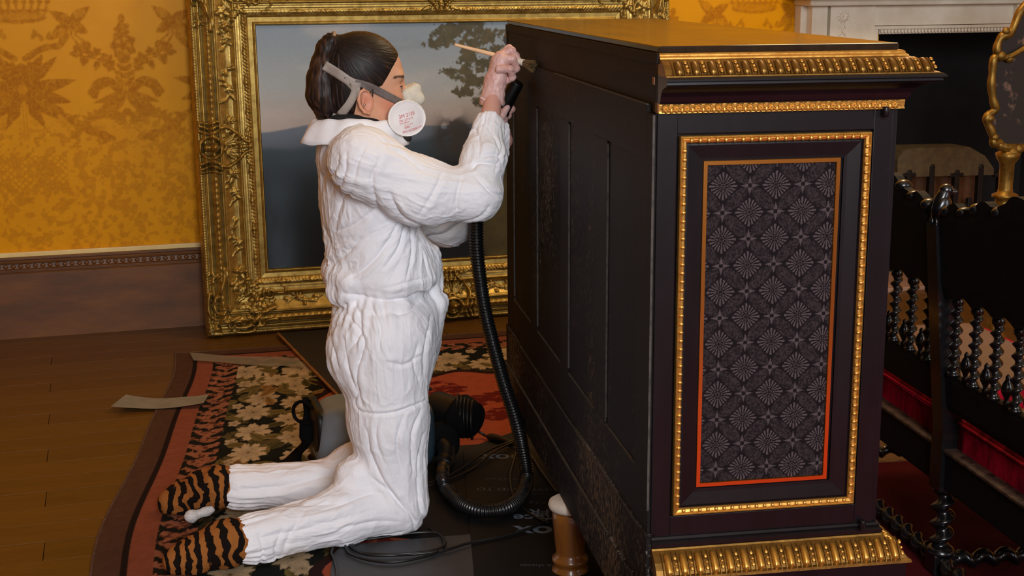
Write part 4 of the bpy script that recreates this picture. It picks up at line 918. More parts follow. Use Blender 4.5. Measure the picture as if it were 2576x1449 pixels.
def leaf_at(a, b, L, wd, ang, tone):
    W_ = R.win(a - L, a + L, b - L * 1.4, b + L * 1.4); dx, dy = A_[W_] - a, (B_[W_] - b) / 1.35; c, q = math.cos(ang), math.sin(ang); t = (dx * c + dy * q) / L; u_ = -dx * q + dy * c; tt = np.clip(t, 0, 1); wv_ = wd * 2.3 * np.sqrt(tt) * (1 - tt) + 1e-6
    m = (t > 0) & (t < 1) & (np.abs(u_) < wv_) & fz[W_]; sh = .75 + .35 * np.abs(u_) / wv_; sh = np.where(np.abs(u_) < .0025, .6, sh); cur = img[W_]; cur[m] = (tone * sh[..., None])[m]; img[W_] = cur
cream, olive, gold_, deep = pc(206, 178, 140), pc(120, 102, 54), pc(150, 110, 58), pc(84, 74, 40)
def band(swap):
    t_ = .30
    while t_ < 2.5:
        for d_ in (.30, .42, .52):
            P_ = lambda d, t: (t, d) if swap else (d, t)
            for q in range(3):
                a, b = P_(d_ + rr.uniform(-.05, .05), t_ + rr.uniform(-.10, .10)); leaf_at(a, b, rr.uniform(.06, .10), rr.uniform(.016, .026), rr.uniform(0, 6.28), rr.choice([olive, olive, deep, gold_]))
        for d_, sc in ((.345, 1.0), (.465, .85)):
            a, b = P_(d_ + rr.uniform(-.02, .02), t_ + rr.uniform(-.03, .03) + (.09 if d_ > .4 else 0)); flower_at(a, b, .060 * sc * (1.25 if swap else 1), .088 * sc, rr.choice([7, 8, 9]), rr.uniform(0, 6), cream * rr.uniform(.86, 1.05))
        a, b = P_(.275, t_ + .09); flower_at(a, b, .022, .032, 5, 0, cream * .9); a, b = P_(.50, t_ - .02); flower_at(a, b, .030, .040, 6, 0, cream * .85)
        t_ += .19
band(False); band(True)
inn = dmin >= FB1 + .03 * np.sin(along * 22); fill(inn, pc(176, 84, 56)); fill(inn & (dmin < FB1 + .035 + .03 * np.sin(along * 22)), pc(46, 22, 16))
fo = inn & (fbm2(A_ * 7, B_ * 9, 5, 31) > .53) & (dmin > FB1 + .06); fill(fo, pc(112, 30, 26)); fill(fo & (fbm2(A_ * 40, B_ * 60, 3, 33) > .62), pc(160, 72, 50))
img = img * (.56 + .24 * nz2)[..., None]
M_rug = NT('needlework_rug'); v = M_rug.coords(); M_rug.set(base=M_rug.attr(), rough=.95, spec=.12); M_rug.bump(M_rug.noise(v, 420, 3), .5, .002); M_rug = M_rug.m
rt = thing('floral_rug', 'large needlework rug with rust border and cream flowers on the oak floor', 'rug', R0)
P = R0 + (A_ + np.where(ea < .6, wob * (1 - A_ / .6), 0))[..., None] * RX + B_[..., None] * RY; P[..., 2] = .0045 + .0012 * lattice_noise(A_ * 9, B_ * 9, 2)
P2 = P - R0
link('rug_face', grid('rug_face', P2, img, flip=True), rt, M_rug)
# thin edge so that the pile has a thickness
ed = [tuple(P2[i, 0]) for i in range(0, ny, 4)]; ed2 = [tuple(P2[0, j]) for j in range(0, nx, 4)]
tube('rug_binding', [(x - .002, y, .0035) for x, y, z in ed], .0035, rt, simple('rug_binding', srgb(96, 66, 46), srgb(70, 46, 32), .95, scale=60), 8)
tube('rug_binding', [(x, y + .002, .0035) for x, y, z in ed2], .0035, rt, bpy.data.materials['rug_binding'], 8)

# ================================================================== SHEETS, BOARD AND STRIPS ON THE FLOOR
def slab(name, pts, z0, z1, mat, parent=None, bev=0):
    """thin sheet with an outline of floor points"""
    k = len(pts); vs = [(p[0], p[1], z0) for p in pts] + [(p[0], p[1], z1) for p in pts]
    area2 = sum(pts[i][0] * pts[(i + 1) % k][1] - pts[(i + 1) % k][0] * pts[i][1] for i in range(k))
    if area2 < 0: vs = vs[:k][::-1] + vs[k:][::-1]
    fs = [tuple(range(k))[::-1], tuple(range(k, 2 * k))] + [(i, (i + 1) % k, k + (i + 1) % k, k + i) for i in range(k)]
    return link(name, pmesh(name, vs, fs), parent, mat)
M_sheet = simple('black_fluted_sheet', srgb(10, 10, 11), srgb(15, 14, 15), .6, scale=7, bump=.25, bscale=9, bdist=.012, spec=.25)
M_grey = simple('grey_sheet', srgb(58, 58, 60), srgb(46, 46, 48), .5, scale=8, bump=.15, bscale=12, bdist=.008)
M_print = simple('pale_blue_print', srgb(104, 118, 134), srgb(90, 104, 120), .6, scale=90)
M_print2 = simple('faint_grey_print', srgb(78, 80, 83), srgb(64, 66, 69), .6, scale=90)
Fz = lambda *p: [onz(x, y) for x, y in p]
sh1 = slab('protection_sheet', [onz(1165, 1140), onz(1300, 1092), V([.26, 4.15, 0]), V([.36, 2.75, 0]), V([.20, 2.2, 0]), onz(1205, 1600)], .0075, .0115, M_sheet)
tag(sh1, 'black printed floor sheet beside the cabinet, pale upside-down lettering on it', 'floor sheet')
sh2 = slab('protection_sheet', [onz(845, 1350), onz(960, 1190), onz(1100, 1130), onz(1250, 1120), onz(1225, 1250), onz(1215, 1330), onz(1245, 1600), onz(1195, 1600), onz(1180, 1370)], .0060, .0074, M_sheet)
tag(sh2, 'plain black floor sheet under the kneeling woman, beside the printed one', 'floor sheet')
sh3 = slab('protection_sheet', [onz(832, 1449), onz(838, 1404), onz(860, 1380), onz(1188, 1352), onz(1196, 1380), onz(1200, 1600), onz(828, 1600)], .0076, .0096, M_grey)
tag(sh3, 'dark grey floor sheet at the front, with coiled cable lying on it', 'floor sheet')
def words(txt, px, py, h, mat, parent, zz, depthdir=None, bold=False):
    """flat print lying on the sheet, read from the far side (upside down from here)"""
    c = bpy.data.curves.new('print', 'FONT'); c.body = txt; c.size = h; c.align_x = 'LEFT'; c.align_y = 'BOTTOM'; c.resolution_u = 3
    c.offset = h * .022 if bold else 0
    o = bpy.data.objects.new('print', c); COL.objects.link(o); dg = bpy.context.evaluated_depsgraph_get(); me = bpy.data.meshes.new_from_object(o.evaluated_get(dg)); bpy.data.objects.remove(o)
    p = onz(px, py); a = PI + math.radians(-2.5)
    me.transform(Matrix.Translation((p[0], p[1], zz)) @ Matrix.Rotation(a, 4, 'Z'))
    me.name = 'printed_words'; return link('printed_words', me, parent, mat)
ZT = .0117
words('nox', 1438, 1328, .098, M_print, sh1, ZT, bold=True); words('surface', 1458, 1302, .062, M_print, sh1, ZT, bold=True); words('FR', 1383, 1288, .052, M_print, sh1, ZT, bold=True)
words('01 074 0004', 1412, 1268, .032, M_print2, sh1, ZT); words('www.uk', 1398, 1250, .020, M_print2, sh1, ZT); words('APPROVED TO', 1400, 1236, .034, M_print2, sh1, ZT)
words('nox', 1318, 1148, .082, M_print, sh1, ZT, bold=True); words('tant', 1318, 1127, .045, M_print, sh1, ZT)
words('and data sheets', 1460, 1430, .024, M_print2, sh1, ZT); words('up to 2 mm', 1305, 1212, .020, M_print2, sh1, ZT)
# dark hardboard with an edge batten, lying from under the picture towards the woman
q0, q1 = onz(700, 846), onz(838, 990); dr = q1 - q0; perp = WX * .33
bd = slab('dark_board', [q0, q1 + dr * .1, q1 + dr * .1 + perp, q0 + perp * .92], .0088, .0138, simple('dark_hardboard', srgb(30, 21, 17), srgb(22, 15, 12), .6, scale=9))
tag(bd, 'dark brown board with a thin orange edge lying behind the kneeling woman', 'board')
box('edge_batten', (0, -.006, .0088), (float(np.linalg.norm(dr)) * 1.1, .004, .0158), bd, simple('orange_batten', srgb(150, 98, 46), srgb(116, 72, 32), .5, scale=20), .001, (q0 * V([1, 1, 0]), dr / np.linalg.norm(dr), np.cross(ZV, dr / np.linalg.norm(dr)), ZV))
def strip(name, p, lift, mat, n=24):
    """paper strip with slightly raised ends: p = near-left, near-right, far-right, far-left"""
    p = [onz(*q) for q in p]; t = np.linspace(0, 1, n); v_ = np.linspace(0, 1, 5); P = []
    for b in v_:
        L_ = p[0] + (p[3] - p[0]) * b; R_ = p[1] + (p[2] - p[1]) * b; row_ = L_ + (R_ - L_) * t[:, None]
        row_[:, 2] = .0098 + lift * (np.abs(2 * t - 1) ** 3) + .0018 * (1 + np.sin(t * 9 + b)); P.append(row_)
    me = grid(name, np.array(P)); return link(name, me, None, mat)
M_paper = simple('grey_paper', srgb(132, 126, 112), srgb(118, 112, 98), .75, scale=20)
tag(strip('paper_strip', [(280, 1039), (513, 1031), (527, 1007), (318, 1010)], .012, M_paper), 'loose grey paper strip across the rug border at the left', 'paper strip')
s = NT('milky_film'); s.set(base=srgb(150, 140, 122), rough=.5, alpha=.55); M_film = s.m
tag(strip('film_strip', [(488, 916), (768, 932), (750, 909), (478, 897)], .003, M_film), 'translucent grey film strip on the back edge of the rug', 'film strip')
# ================================================================== VACUUM CLEANER, HOSE AND CABLES
M_vgrey = simple('blue_grey_plastic', srgb(124, 136, 148), srgb(108, 120, 132), .45, scale=5, bump=.05, bscale=120)
M_vblue = simple('dark_teal_plastic', srgb(44, 62, 70), srgb(34, 48, 56), .4, scale=5)
M_rub = simple('black_plastic', srgb(9, 9, 10), srgb(13, 13, 14), .42, scale=20, spec=.3)
M_strap = simple('black_webbing', srgb(8, 8, 9), srgb(13, 12, 13), .85, spec=.1, scale=60, bump=.3, bscale=200)
vc = thing('vacuum_cleaner', 'grey and black vacuum cleaner with a long ribbed hose behind the kneeling woman', 'vacuum cleaner', (-.425, 3.96, 0))
VO = V([-.425, 3.96, 0])
# body: a drum lying on its side, rounded, axis across the view
def superbox(name, c, r, e, parent, mat, n=28, m=16, rot=0.0, taper=0.0):
    u_ = np.linspace(0, 2 * PI, n, endpoint=False); v_ = np.linspace(-PI / 2, PI / 2, m); sp = lambda x, q: np.sign(x) * np.abs(x) ** q
    P = np.stack([sp(np.cos(v_), e)[:, None] * sp(np.cos(u_), e)[None], sp(np.cos(v_), e)[:, None] * sp(np.sin(u_), e)[None], np.repeat(sp(np.sin(v_), e)[:, None], n, 1)], -1)
    P = P * V(r); P[..., :2] *= (1 + taper * P[..., 2:3] / r[2]); k, s_ = math.cos(rot), math.sin(rot); P = np.stack([P[..., 0] * k - P[..., 1] * s_, P[..., 0] * s_ + P[..., 1] * k, P[..., 2]], -1) + V(c)
    return link(name, quads(name, P.reshape(-1, 3), gridfaces(m, n, closed_x=True), True), parent, mat)
superbox('body', (.0, .0, .113), (.165, .105, .100), .38, vc, M_vgrey, 40, 24, RA, -.08)
superbox('body_band', (-.158, -.008, .103), (.016, .108, .096), .4, vc, M_rub, 32, 16, RA)
superbox('lid', (.125, .02, .108), (.055, .108, .098), .5, vc, M_vblue, 32, 16, RA)
superbox('base', (-.0, .0, .028), (.155, .112, .021), .3, vc, M_rub, 32, 10, RA)
# padded hip belt and harness to the right
def capt(p0, p1, r0, r1, n=20): return [V(p0) + (V(p1) - V(p0)) * t for t in np.linspace(0, 1, n)], np.interp(np.linspace(0, 1, n), [0, .04, .12, .88, .96, 1], [r0 * .6, r0 * .9, r0, r1, r1 * .9, r1 * .6])
Q = lambda px, py, y: onplane(px, py, V([0, y, 0]), V([0, 1., 0])) - VO
pts, rr_ = capt(Q(1085, 1030, 4.10), Q(1185, 1060, 4.00), .062, .058); tube('motor_housing', pts, rr_, vc, M_rub, 24)
pts, rr_ = capt(Q(1148, 1040, 4.03), Q(1196, 1062, 3.985), .066, .056, 14); tube('motor_cap', pts, rr_, vc, M_strap, 24)
for i in range(5): a = Q(1152 + i * 9, 1040 + i * 4, 4.022 - i * .009); tube('cooling_rib', [a + V([.003 * math.cos(t), .058 * math.cos(t), .058 * math.sin(t)]) for t in np.linspace(0, 2 * PI, 24)], .0035, vc, M_rub, 6)
superbox('harness_pad', Q(1118, 1105, 3.98), (.045, .03, .055), .6, vc, M_strap, 20, 12, .3)
el = spline([Q(1112, 1120, 3.92), Q(1122, 1132, 3.90), Q(1122, 1152, 3.875), Q(1116, 1172, 3.85)], 20); tube('elbow_joint', el, [.026 if i < 15 else .029 for i in range(20)], vc, M_rub, 18)
stp = spline([Q(772, 1060, 3.95), Q(768, 1110, 3.95), onz(745, 1150, .02) - VO, onz(700, 1180, .018) - VO, onz(645, 1188, .016) - VO], 40)
def ribbon(name, P, w, up, parent, mat, th=.003):
    P = np.asarray(P, float); T = np.gradient(P, axis=0); T /= np.linalg.norm(T, axis=1)[:, None]; S_ = np.cross(T, V(up)); S_ /= np.linalg.norm(S_, axis=1)[:, None] + 1e-9; N_ = np.cross(S_, T)
    w = np.broadcast_to(w, (len(P),))[:, None]; rows = [P - S_ * w / 2, P + S_ * w / 2, P + S_ * w / 2 + N_ * th, P - S_ * w / 2 + N_ * th, P - S_ * w / 2]
    return link(name, grid(name, np.array(rows), smooth=False), parent, mat)
ribbon('strap', stp, .042, (0, -.6, .8), vc, M_strap, .004)
tube('carry_loop', spline([Q(790, 1030, 3.93), Q(762, 1010, 3.95), Q(740, 1022, 3.97), Q(742, 1050, 3.97), Q(765, 1066, 3.95), Q(782, 1062, 3.94)], 40), .0055, vc, M_strap, 10)
tube('carry_loop', spline([Q(768, 1000, 4.0), Q(772, 1040, 4.0), Q(764, 1085, 3.98), Q(770, 1120, 3.96)], 30), .010, vc, M_strap, 10)
# corrugated hose from the elbow, round on the floor and up to the hand
hy = 3.70
hp_ = [Q(1116, 1172, 3.85), onz(1113, 1200, .055) - VO, onz(1124, 1232, .034) - VO, onz(1160, 1268, .034) - VO, onz(1218, 1286, .034) - VO, onz(1276, 1277, .034) - VO, onz(1312, 1246, .036) - VO, onz(1325, 1196, .05) - VO, Q(1313, 1120, hy + .02), Q(1296, 1050, hy), Q(1268, 965, hy), Q(1242, 872, hy), Q(1220, 782, hy), Q(1207, 700, hy), Q(1199, 620, hy), Q(1199, 540, hy), Q(1208, 450, hy), Q(1226, 360, hy), Q(1256, 288, hy)]
ctr = spline(hp_, 1400); d_ = np.concatenate([[0], np.cumsum(np.linalg.norm(np.diff(ctr, axis=0), axis=1))]); Lh = d_[-1]
tt = np.linspace(0, Lh, int(Lh / .0016)); C_ = np.stack([np.interp(tt, d_, ctr[:, i]) for i in range(3)], -1); rr_ = .0185 + .0020 * np.cos(2 * PI * tt / .0082)
vs, f = tube_vf(C_, rr_, 14); f = np.array([q if len(q) == 4 else q + (q[-1],) for q in f if len(q) == 4]); hs = quads('hose', vs, f, True)
M_hose = simple('hose_plastic', srgb(14, 14, 16), srgb(19, 19, 21), .32, scale=20, coat=.3)
link('hose', hs, vc, M_hose)
nz0, nz1 = Q(1258, 284, hy), Q(1302, 206, hy - .02); dn = nz1 - nz0
tube('nozzle', [nz0 - dn * .25, nz0, nz0 + dn * .04, nz0 + dn * .96, nz0 + dn * 1.0], [.021, .021, .0215, .0185, .0175], vc, M_rub, 20)
tube('nozzle_collar', [nz0 + dn * .02, nz0 + dn * .03, nz0 + dn * .10, nz0 + dn * .11], [.0215, .0235, .0235, .0215], vc, M_rub, 20)
# power cables
M_cable = simple('black_cable', srgb(14, 14, 15), srgb(19, 19, 20), .4, scale=20)
G = lambda x, y, z=.017: tuple(onz(x, y, z))
pc_ = thing('power_cable', 'thin black power cable with an inline switch trailing beside the vacuum hose', 'cable', (0, 0, 0))
tube('cable', spline([G(1192, 1078, .04), G(1215, 1092, .02), G(1235, 1103, .016)], 20), .0045, pc_, M_cable, 8)
sw = spline([G(1228, 1098, .02), G(1262, 1108, .02), G(1290, 1118, .02)], 16); tube('inline_switch', sw, [.008, .012, .0135, .0135, .014, .014, .014, .0135, .013, .0125, .012, .011, .010, .008, .007, .006], pc_, M_rub, 10)
tube('cable', spline([G(1290, 1118, .022), G(1330, 1140), G(1358, 1180), G(1385, 1218), G(1402, 1240)], 40), .0036, pc_, M_cable, 8)
tube('cable', spline([G(1060, 1226), G(1085, 1221), G(1130, 1206), G(1190, 1178), G(1240, 1138, .03), G(1290, 1112, .03), G(1316, 1098, .03)], 50), .0038, pc_, M_cable, 8)
tube('cable', spline([G(1066, 1218), G(1110, 1206), G(1170, 1172), G(1225, 1135, .03), G(1290, 1108, .034)], 50), .0034, pc_, M_cable, 8)
tube('cable', spline([G(1300, 1130, .02), G(1290, 1165), G(1282, 1200), G(1290, 1246), G(1315, 1278), G(1345, 1300), G(1380, 1316)], 50), .0036, pc_, M_cable, 8)
cc_ = thing('coiled_cable', 'loose coil of black cable on the grey floor sheet by the knee', 'cable', (0, 0, 0))
tube('cable', spline([G(868, 1372), G(880, 1392), G(925, 1408), G(985, 1414), G(1050, 1404), G(1105, 1386), G(1117, 1362), G(1100, 1342), G(1050, 1340), G(960, 1352), G(895, 1362), G(888, 1380), G(930, 1396), G(1010, 1396), G(1110, 1386), G(1180, 1366), G(1260, 1350), G(1330, 1330), G(1385, 1308)], 200), .0038, cc_, M_cable, 8)
tube('cable', spline([G(872, 1366), G(915, 1390, .019), G(1000, 1394, .02), G(1080, 1386, .019), G(1118, 1372, .019), G(1112, 1350, .018), G(1080, 1330)], 80), .0036, cc_, M_cable, 8)
tube('cable', spline([G(838, 1378), G(834, 1392), G(842, 1412), G(849, 1449), G(848, 1490)], 40), .0032, cc_, M_cable, 8)
# ================================================================== THE KNEELING WOMAN
BA = math.radians(16.0); BX = V([math.cos(BA), math.sin(BA), 0]); BY = V([-math.sin(BA), math.cos(BA), 0])
P0 = onz(1000, 1335) + BY * .10; P0[2] = 0
def bp(px, py, lat=0.0):
    """pixel on a plane at a lateral offset of her mid plane -> body coordinates (forward, left, up)"""
    q = onplane(px, py, P0 + BY * lat, BY) - P0; return V([q @ BX, q @ BY, q[2]])
PM = fmat(P0, BX, BY, ZV)
# ---- signed-distance modelling: smooth unions of tapered capsules and ellipsoids, meshed by surface nets
class SDF:
    def __init__(s, lo, hi, h):
        s.lo, s.h = V(lo), h; n = np.ceil((V(hi) - s.lo) / h).astype(int) + 1; s.n = n
        s.ax = [s.lo[i] + h * np.arange(n[i]) for i in range(3)]; s.F = np.full(tuple(n), 1.0, np.float32)
    def win(s, lo, hi):
        a = np.maximum(((V(lo) - s.lo) / s.h).astype(int), 0); b = np.minimum(((V(hi) - s.lo) / s.h).astype(int) + 2, s.n)
        W_ = tuple(slice(a[i], max(b[i], a[i])) for i in range(3)); return W_, np.meshgrid(*[s.ax[i][W_[i]] for i in range(3)], indexing='ij')
    def add(s, fn, lo, hi, k=.02, pad=.06, op='u'):
        W_, (X, Y, Z) = s.win(V(lo) - pad, V(hi) + pad)
        if X.size == 0: return
        d = fn(X, Y, Z).astype(np.float32); f = s.F[W_]
        if op == 'u': m = np.clip(.5 + .5 * (f - d) / k, 0, 1); s.F[W_] = f + (d - f) * m - k * m * (1 - m)
        elif op == 's': m = np.clip(.5 - .5 * (f + d) / k, 0, 1); s.F[W_] = f * (1 - m) + (-d) * m + k * m * (1 - m)
    def cap(s, a, b, ra, rb, k=.02, op='u', flat=None):
        a, b = V(a), V(b); r = max(ra, rb)
        def fn(X, Y, Z):
            e = b - a; L2 = e @ e + 1e-12; dx, dy, dz = X - a[0], Y - a[1], Z - a[2]; t = np.clip((dx * e[0] + dy * e[1] + dz * e[2]) / L2, 0, 1)
            qx, qy, qz = dx - t * e[0], dy - t * e[1], dz - t * e[2]
            if flat is not None: u_, g = V(flat[0]), flat[1]; c = (qx * u_[0] + qy * u_[1] + qz * u_[2]) * (1 / g - 1); qx, qy, qz = qx + c * u_[0], qy + c * u_[1], qz + c * u_[2]
            return np.sqrt(qx * qx + qy * qy + qz * qz) - (ra + (rb - ra) * t)
        s.add(fn, np.minimum(a, b) - r, np.maximum(a, b) + r, k, op=op, pad=max(.02, 2.5 * k))
    def ell(s, c, r, k=.02, op='u', rot=None):
        c, r = V(c), V(r)
        def fn(X, Y, Z):
            p = np.stack([X - c[0], Y - c[1], Z - c[2]], -1)
            if rot is not None: p = p @ np.array(rot)
            q = p / r; k0 = np.sqrt((q * q).sum(-1)); k1 = np.sqrt(((q / r) ** 2).sum(-1)) + 1e-9
            return k0 * (k0 - 1) / k1
        m = r.max(); s.add(fn, c - m, c + m, k, op=op, pad=max(.02, 2.5 * k))
    def chain(s, pts, rs, k=.02, **kw):
        for i in range(len(pts) - 1): s.cap(pts[i], pts[i + 1], rs[i], rs[i + 1], k, **kw)
    def mesh(s):
        F = s.F; n = F.shape; ins = F < 0
        c = np.zeros(tuple(q - 1 for q in n), np.int8)
        for dx in (0, 1):
            for dy in (0, 1):
                for dz in (0, 1): c += ins[dx:n[0] - 1 + dx, dy:n[1] - 1 + dy, dz:n[2] - 1 + dz]
        act = (c > 0) & (c < 8); idx = np.full(act.shape, -1, np.int64); I = np.argwhere(act); idx[act] = np.arange(len(I))
        acc = np.zeros((len(I), 3)); cnt = np.zeros(len(I))
        cor = [(dx, dy, dz) for dx in (0, 1) for dy in (0, 1) for dz in (0, 1)]
        val = {q: F[I[:, 0] + q[0], I[:, 1] + q[1], I[:, 2] + q[2]].astype(float) for q in cor}
        for a in cor:
            for ax in range(3):
                if a[ax] == 0:
                    b = list(a); b[ax] = 1; b = tuple(b); va, vb = val[a], val[b]; m = (va < 0) != (vb < 0)
                    t = np.where(m, va / np.where(m, va - vb, 1), 0); p = np.array(a, float)[None] + np.eye(3)[ax][None] * t[:, None]
                    acc[m] += p[m]; cnt[m] += 1
        vs = s.lo + (I + acc / np.maximum(cnt, 1)[:, None]) * s.h; fs = []
        for ax in range(3):
            sl0 = [slice(None)] * 3; sl1 = [slice(None)] * 3; sl0[ax] = slice(0, -1); sl1[ax] = slice(1, None)
            A, B = ins[tuple(sl0)], ins[tuple(sl1)]; E_ = np.argwhere(A != B); u_, v_ = [q for q in range(3) if q != ax]
            ok = (E_[:, u_] > 0) & (E_[:, v_] > 0) & (E_[:, u_] < n[u_] - 1) & (E_[:, v_] < n[v_] - 1); E_ = E_[ok]; sgn = A[E_[:, 0], E_[:, 1], E_[:, 2]]
            q = []
            for du, dv in ((1, 1), (0, 1), (0, 0), (1, 0)):
                e = E_.copy(); e[:, u_] -= du; e[:, v_] -= dv; q.append(idx[e[:, 0], e[:, 1], e[:, 2]])
            q = np.stack(q, -1); flip = sgn if ax != 1 else ~sgn
            q = np.where(flip[:, None], q, q[:, ::-1]); fs.append(q)
        f = np.vstack(fs); f = f[(f >= 0).all(1)]
        return vs, f
def vnormals(vs, f):
    n_ = np.cross(vs[f[:, 2]] - vs[f[:, 0]], vs[f[:, 3]] - vs[f[:, 1]]); N = np.zeros_like(vs)
    for i in range(4): np.add.at(N, f[:, i], n_)
    return N / (np.linalg.norm(N, axis=1)[:, None] + 1e-12)
def relax(vs, f, it=2, lam=.5):
    e = np.vstack([f[:, [0, 1]], f[:, [1, 2]], f[:, [2, 3]], f[:, [3, 0]]]); e = np.vstack([e, e[:, ::-1]])
    deg = np.bincount(e[:, 0], minlength=len(vs))[:, None].astype(float)
    for _ in range(it):
        a = np.zeros_like(vs)
        for i in range(3): a[:, i] = np.bincount(e[:, 0], weights=vs[e[:, 1], i], minlength=len(vs))
        vs = vs + lam * (a / np.maximum(deg, 1) - vs)
    return vs
def subdivide(vs, f):
    """one linear split of every quad"""
    e = np.vstack([f[:, [0, 1]], f[:, [1, 2]], f[:, [2, 3]], f[:, [3, 0]]]); es = np.sort(e, 1); key = es[:, 0].astype(np.int64) * len(vs) + es[:, 1]
    u_, first, inv = np.unique(key, return_index=True, return_inverse=True); mid = (vs[es[first, 0]] + vs[es[first, 1]]) / 2; nf = len(f); cen = vs[f].mean(1)
    nv = len(vs); m = inv.reshape(4, nf) + nv; c = np.arange(nf) + nv + len(mid)
    nfs = np.vstack([np.stack([f[:, i], m[i], c, m[(i + 3) % 4]], -1) for i in range(4)])
    return np.vstack([vs, mid, cen]), nfs
def h3(a, b, c, sd):
    n = (a * 374761393 + b * 668265263 + c * 2147483647 + sd * 974634777) & 0x7fffffff
    n = ((n ^ (n >> 13)) * 1274126177) & 0x7fffffff; n = ((n ^ (n >> 15)) * 1911520717) & 0x7fffffff
    return ((n ^ (n >> 16)) & 0xffff) / 65535.0
def vn3(p, sd=0):
    i = np.floor(p).astype(np.int64); f = p - i; f = f * f * f * (f * (f * 6 - 15) + 10); r = 0
    for dx in (0, 1):
        for dy in (0, 1):
            for dz in (0, 1): r = r + h3(i[:, 0] + dx, i[:, 1] + dy, i[:, 2] + dz, sd) * (f[:, 0] if dx else 1 - f[:, 0]) * (f[:, 1] if dy else 1 - f[:, 1]) * (f[:, 2] if dz else 1 - f[:, 2])
    return r
woman = thing('person', 'kneeling woman in a white coverall and respirator, brushing the cabinet back', 'person', P0, BA)

# ------------------------------------------------------------------ coverall
NS, FS_ = -.115, .135                                     # lateral offsets of near and far leg
sh_n, el_n, wr_n = bp(915, 408, -.165), bp(1200, 488, -.20), bp(1231, 318, -.115)
sh_f, el_f, wr_f = bp(930, 420, .165), bp(1128, 562, .19), bp(1262, 338, .080)
hip_n, kn_n, an_n = bp(965, 850, NS + .02), bp(1002, 1262, NS), bp(655, 1352, NS - .085)
hip_f, kn_f, an_f = bp(970, 860, FS_ - .03), bp(985, 1222, FS_), bp(628, 1226, FS_ + .01)
H_ = .005
S = SDF((-.62, -.36, -.01), (.36, .36, 1.16), H_)
def E(px, py, lat, rx, ry, rz, k=.03, rot=0): c, q = math.cos(rot), math.sin(rot); S.ell(bp(px, py, lat), (rx, ry, rz), k, rot=[[c, 0, -q], [0, 1, 0], [q, 0, c]])
# torso
E(922, 470, 0, .120, .165, .150, .03); E(906, 400, 0, .100, .175, .075, .03); E(935, 590, 0, .122, .155, .15, .05); E(966, 660, 0, .128, .160, .10, .05)
E(968, 690, 0, .134, .168, .050, .03); E(962, 775, 0, .128, .170, .060, .018); E(958, 860, 0, .136, .182, .12, .04); E(898, 880, -.075, .078, .085, .10, .04); E(900, 880, .075, .078, .085, .10, .04); E(1030, 830, 0, .062, .12, .12, .05)
S.cap(bp(893, 385, 0), bp(905, 345, 0), .085, .072, .03)
for sg, sh, el, wr in ((-1, sh_n, el_n, wr_n), (1, sh_f, el_f, wr_f)):
    S.cap(bp(900, 390, sg * .06), sh, .078, .078, .04); mid = (sh + el) / 2 + V([0, 0, -.034])
    S.cap(sh, mid, .080, .080, .03); S.cap(mid, el, .079, .056, .03); S.ell(el + V([-.01, 0, -.005]), (.062, .056, .060), .025)
    m2 = (el + wr) / 2; S.cap(el, m2, .058, .056, .025); S.cap(m2, wr, .056, .040, .02)
for sg, hp, kn, an, lo in ((-1, hip_n, kn_n, an_n, -.11), (1, hip_f, kn_f, an_f, .13)):
    S.cap(hp, (hp + kn) / 2 + V([-.004, 0, 0]), .118, .100, .04); S.cap((hp + kn) / 2 + V([-.004, 0, 0]), kn, .100, .078, .03); S.ell(kn + V([.0, 0, -.005]), (.078, .074, .080), .02)
    mc = kn + (an - kn) * .42; S.cap(kn + V([-.02, 0, .0]), mc, .076, .073, .025); S.cap(mc, an, .073, .056, .02); S.cap(an, an + (an - kn) * .075, .060, .060, .012)
    S.ell(kn + V([-.115, 0, .085]), (.05, .055, .045), .03)      # bunched cloth in the bend of the knee
S.ell(bp(862, 690, 0), (.052, .13, .045), .02)
# front placket flap and hanging cloth at the waist
S.cap(bp(1085, 640, -.02), bp(1100, 760, -.02), .022, .022, .03); S.cap(bp(1100, 760, -.02), bp(1066, 960, -.0), .022, .02, .03)
S.cap(bp(846, 735, -.05), bp(872, 742, -.09), .030, .028, .015); S.cap(bp(850, 738, .05), bp(872, 742, .09), .030, .028, .015)
# elastic waist
zw = bp(950, 748, 0)[2]
def tuckfn(X, Y, Z): return np.abs(np.hypot((X - bp(960, 748, 0)[0]) / .163, Y / .188) - 1) * .16 + np.abs(Z - zw - .06 * (X - bp(960, 748, 0)[0])) * 1.3 - .008
S.add(tuckfn, (-.3, -.25, zw - .03), (.2, .25, zw + .03), .014, .01, op='s')
vs, f = S.mesh(); vs = relax(vs, f, 3); vs, f = subdivide(vs, f); vs = relax(vs, f, 2)
N = vnormals(vs, f)
# --- creases: dominant limb axis for each vertex, folds run along or across it
limbs = [(bp(905, 400), bp(960, 740)), (sh_n, el_n), (el_n, wr_n), (sh_f, el_f), (el_f, wr_f), (hip_n, kn_n), (kn_n, an_n), (hip_f, kn_f), (kn_f, an_f)]
rad_ = [.15, .08, .055, .08, .055, .10, .075, .10, .075]
warp = np.stack([vn3(vs * 9, 70 + i) for i in range(3)], -1) - .5
def ridged(p, sd): n_ = vn3(p, sd); return 1 - np.abs(2 * n_ - 1)
wts = []
for (a, b), r in zip(limbs, rad_):
    e = b - a; t = np.clip(((vs - a) @ e) / (e @ e), 0, 1); dd = np.linalg.norm(vs - a - t[:, None] * e, axis=1) / r; wts.append(np.exp(-dd * 5))
ap = bp(1035, 545, -.10); zwst = bp(950, 755)[2]
radw = wts[0] * np.clip((ap[2] + .01 - vs[:, 2]) / .05, 0, 1) * np.clip((vs[:, 2] - zwst) / .04, 0, 1); wts[0] = wts[0] - radw; wts.append(radw)
W9 = np.array(wts); W9 /= W9.sum(0) + 1e-9; disp = np.zeros(len(vs)); msk = np.clip((vn3(vs * 11, 41) - .30) * 3, 0, 1)
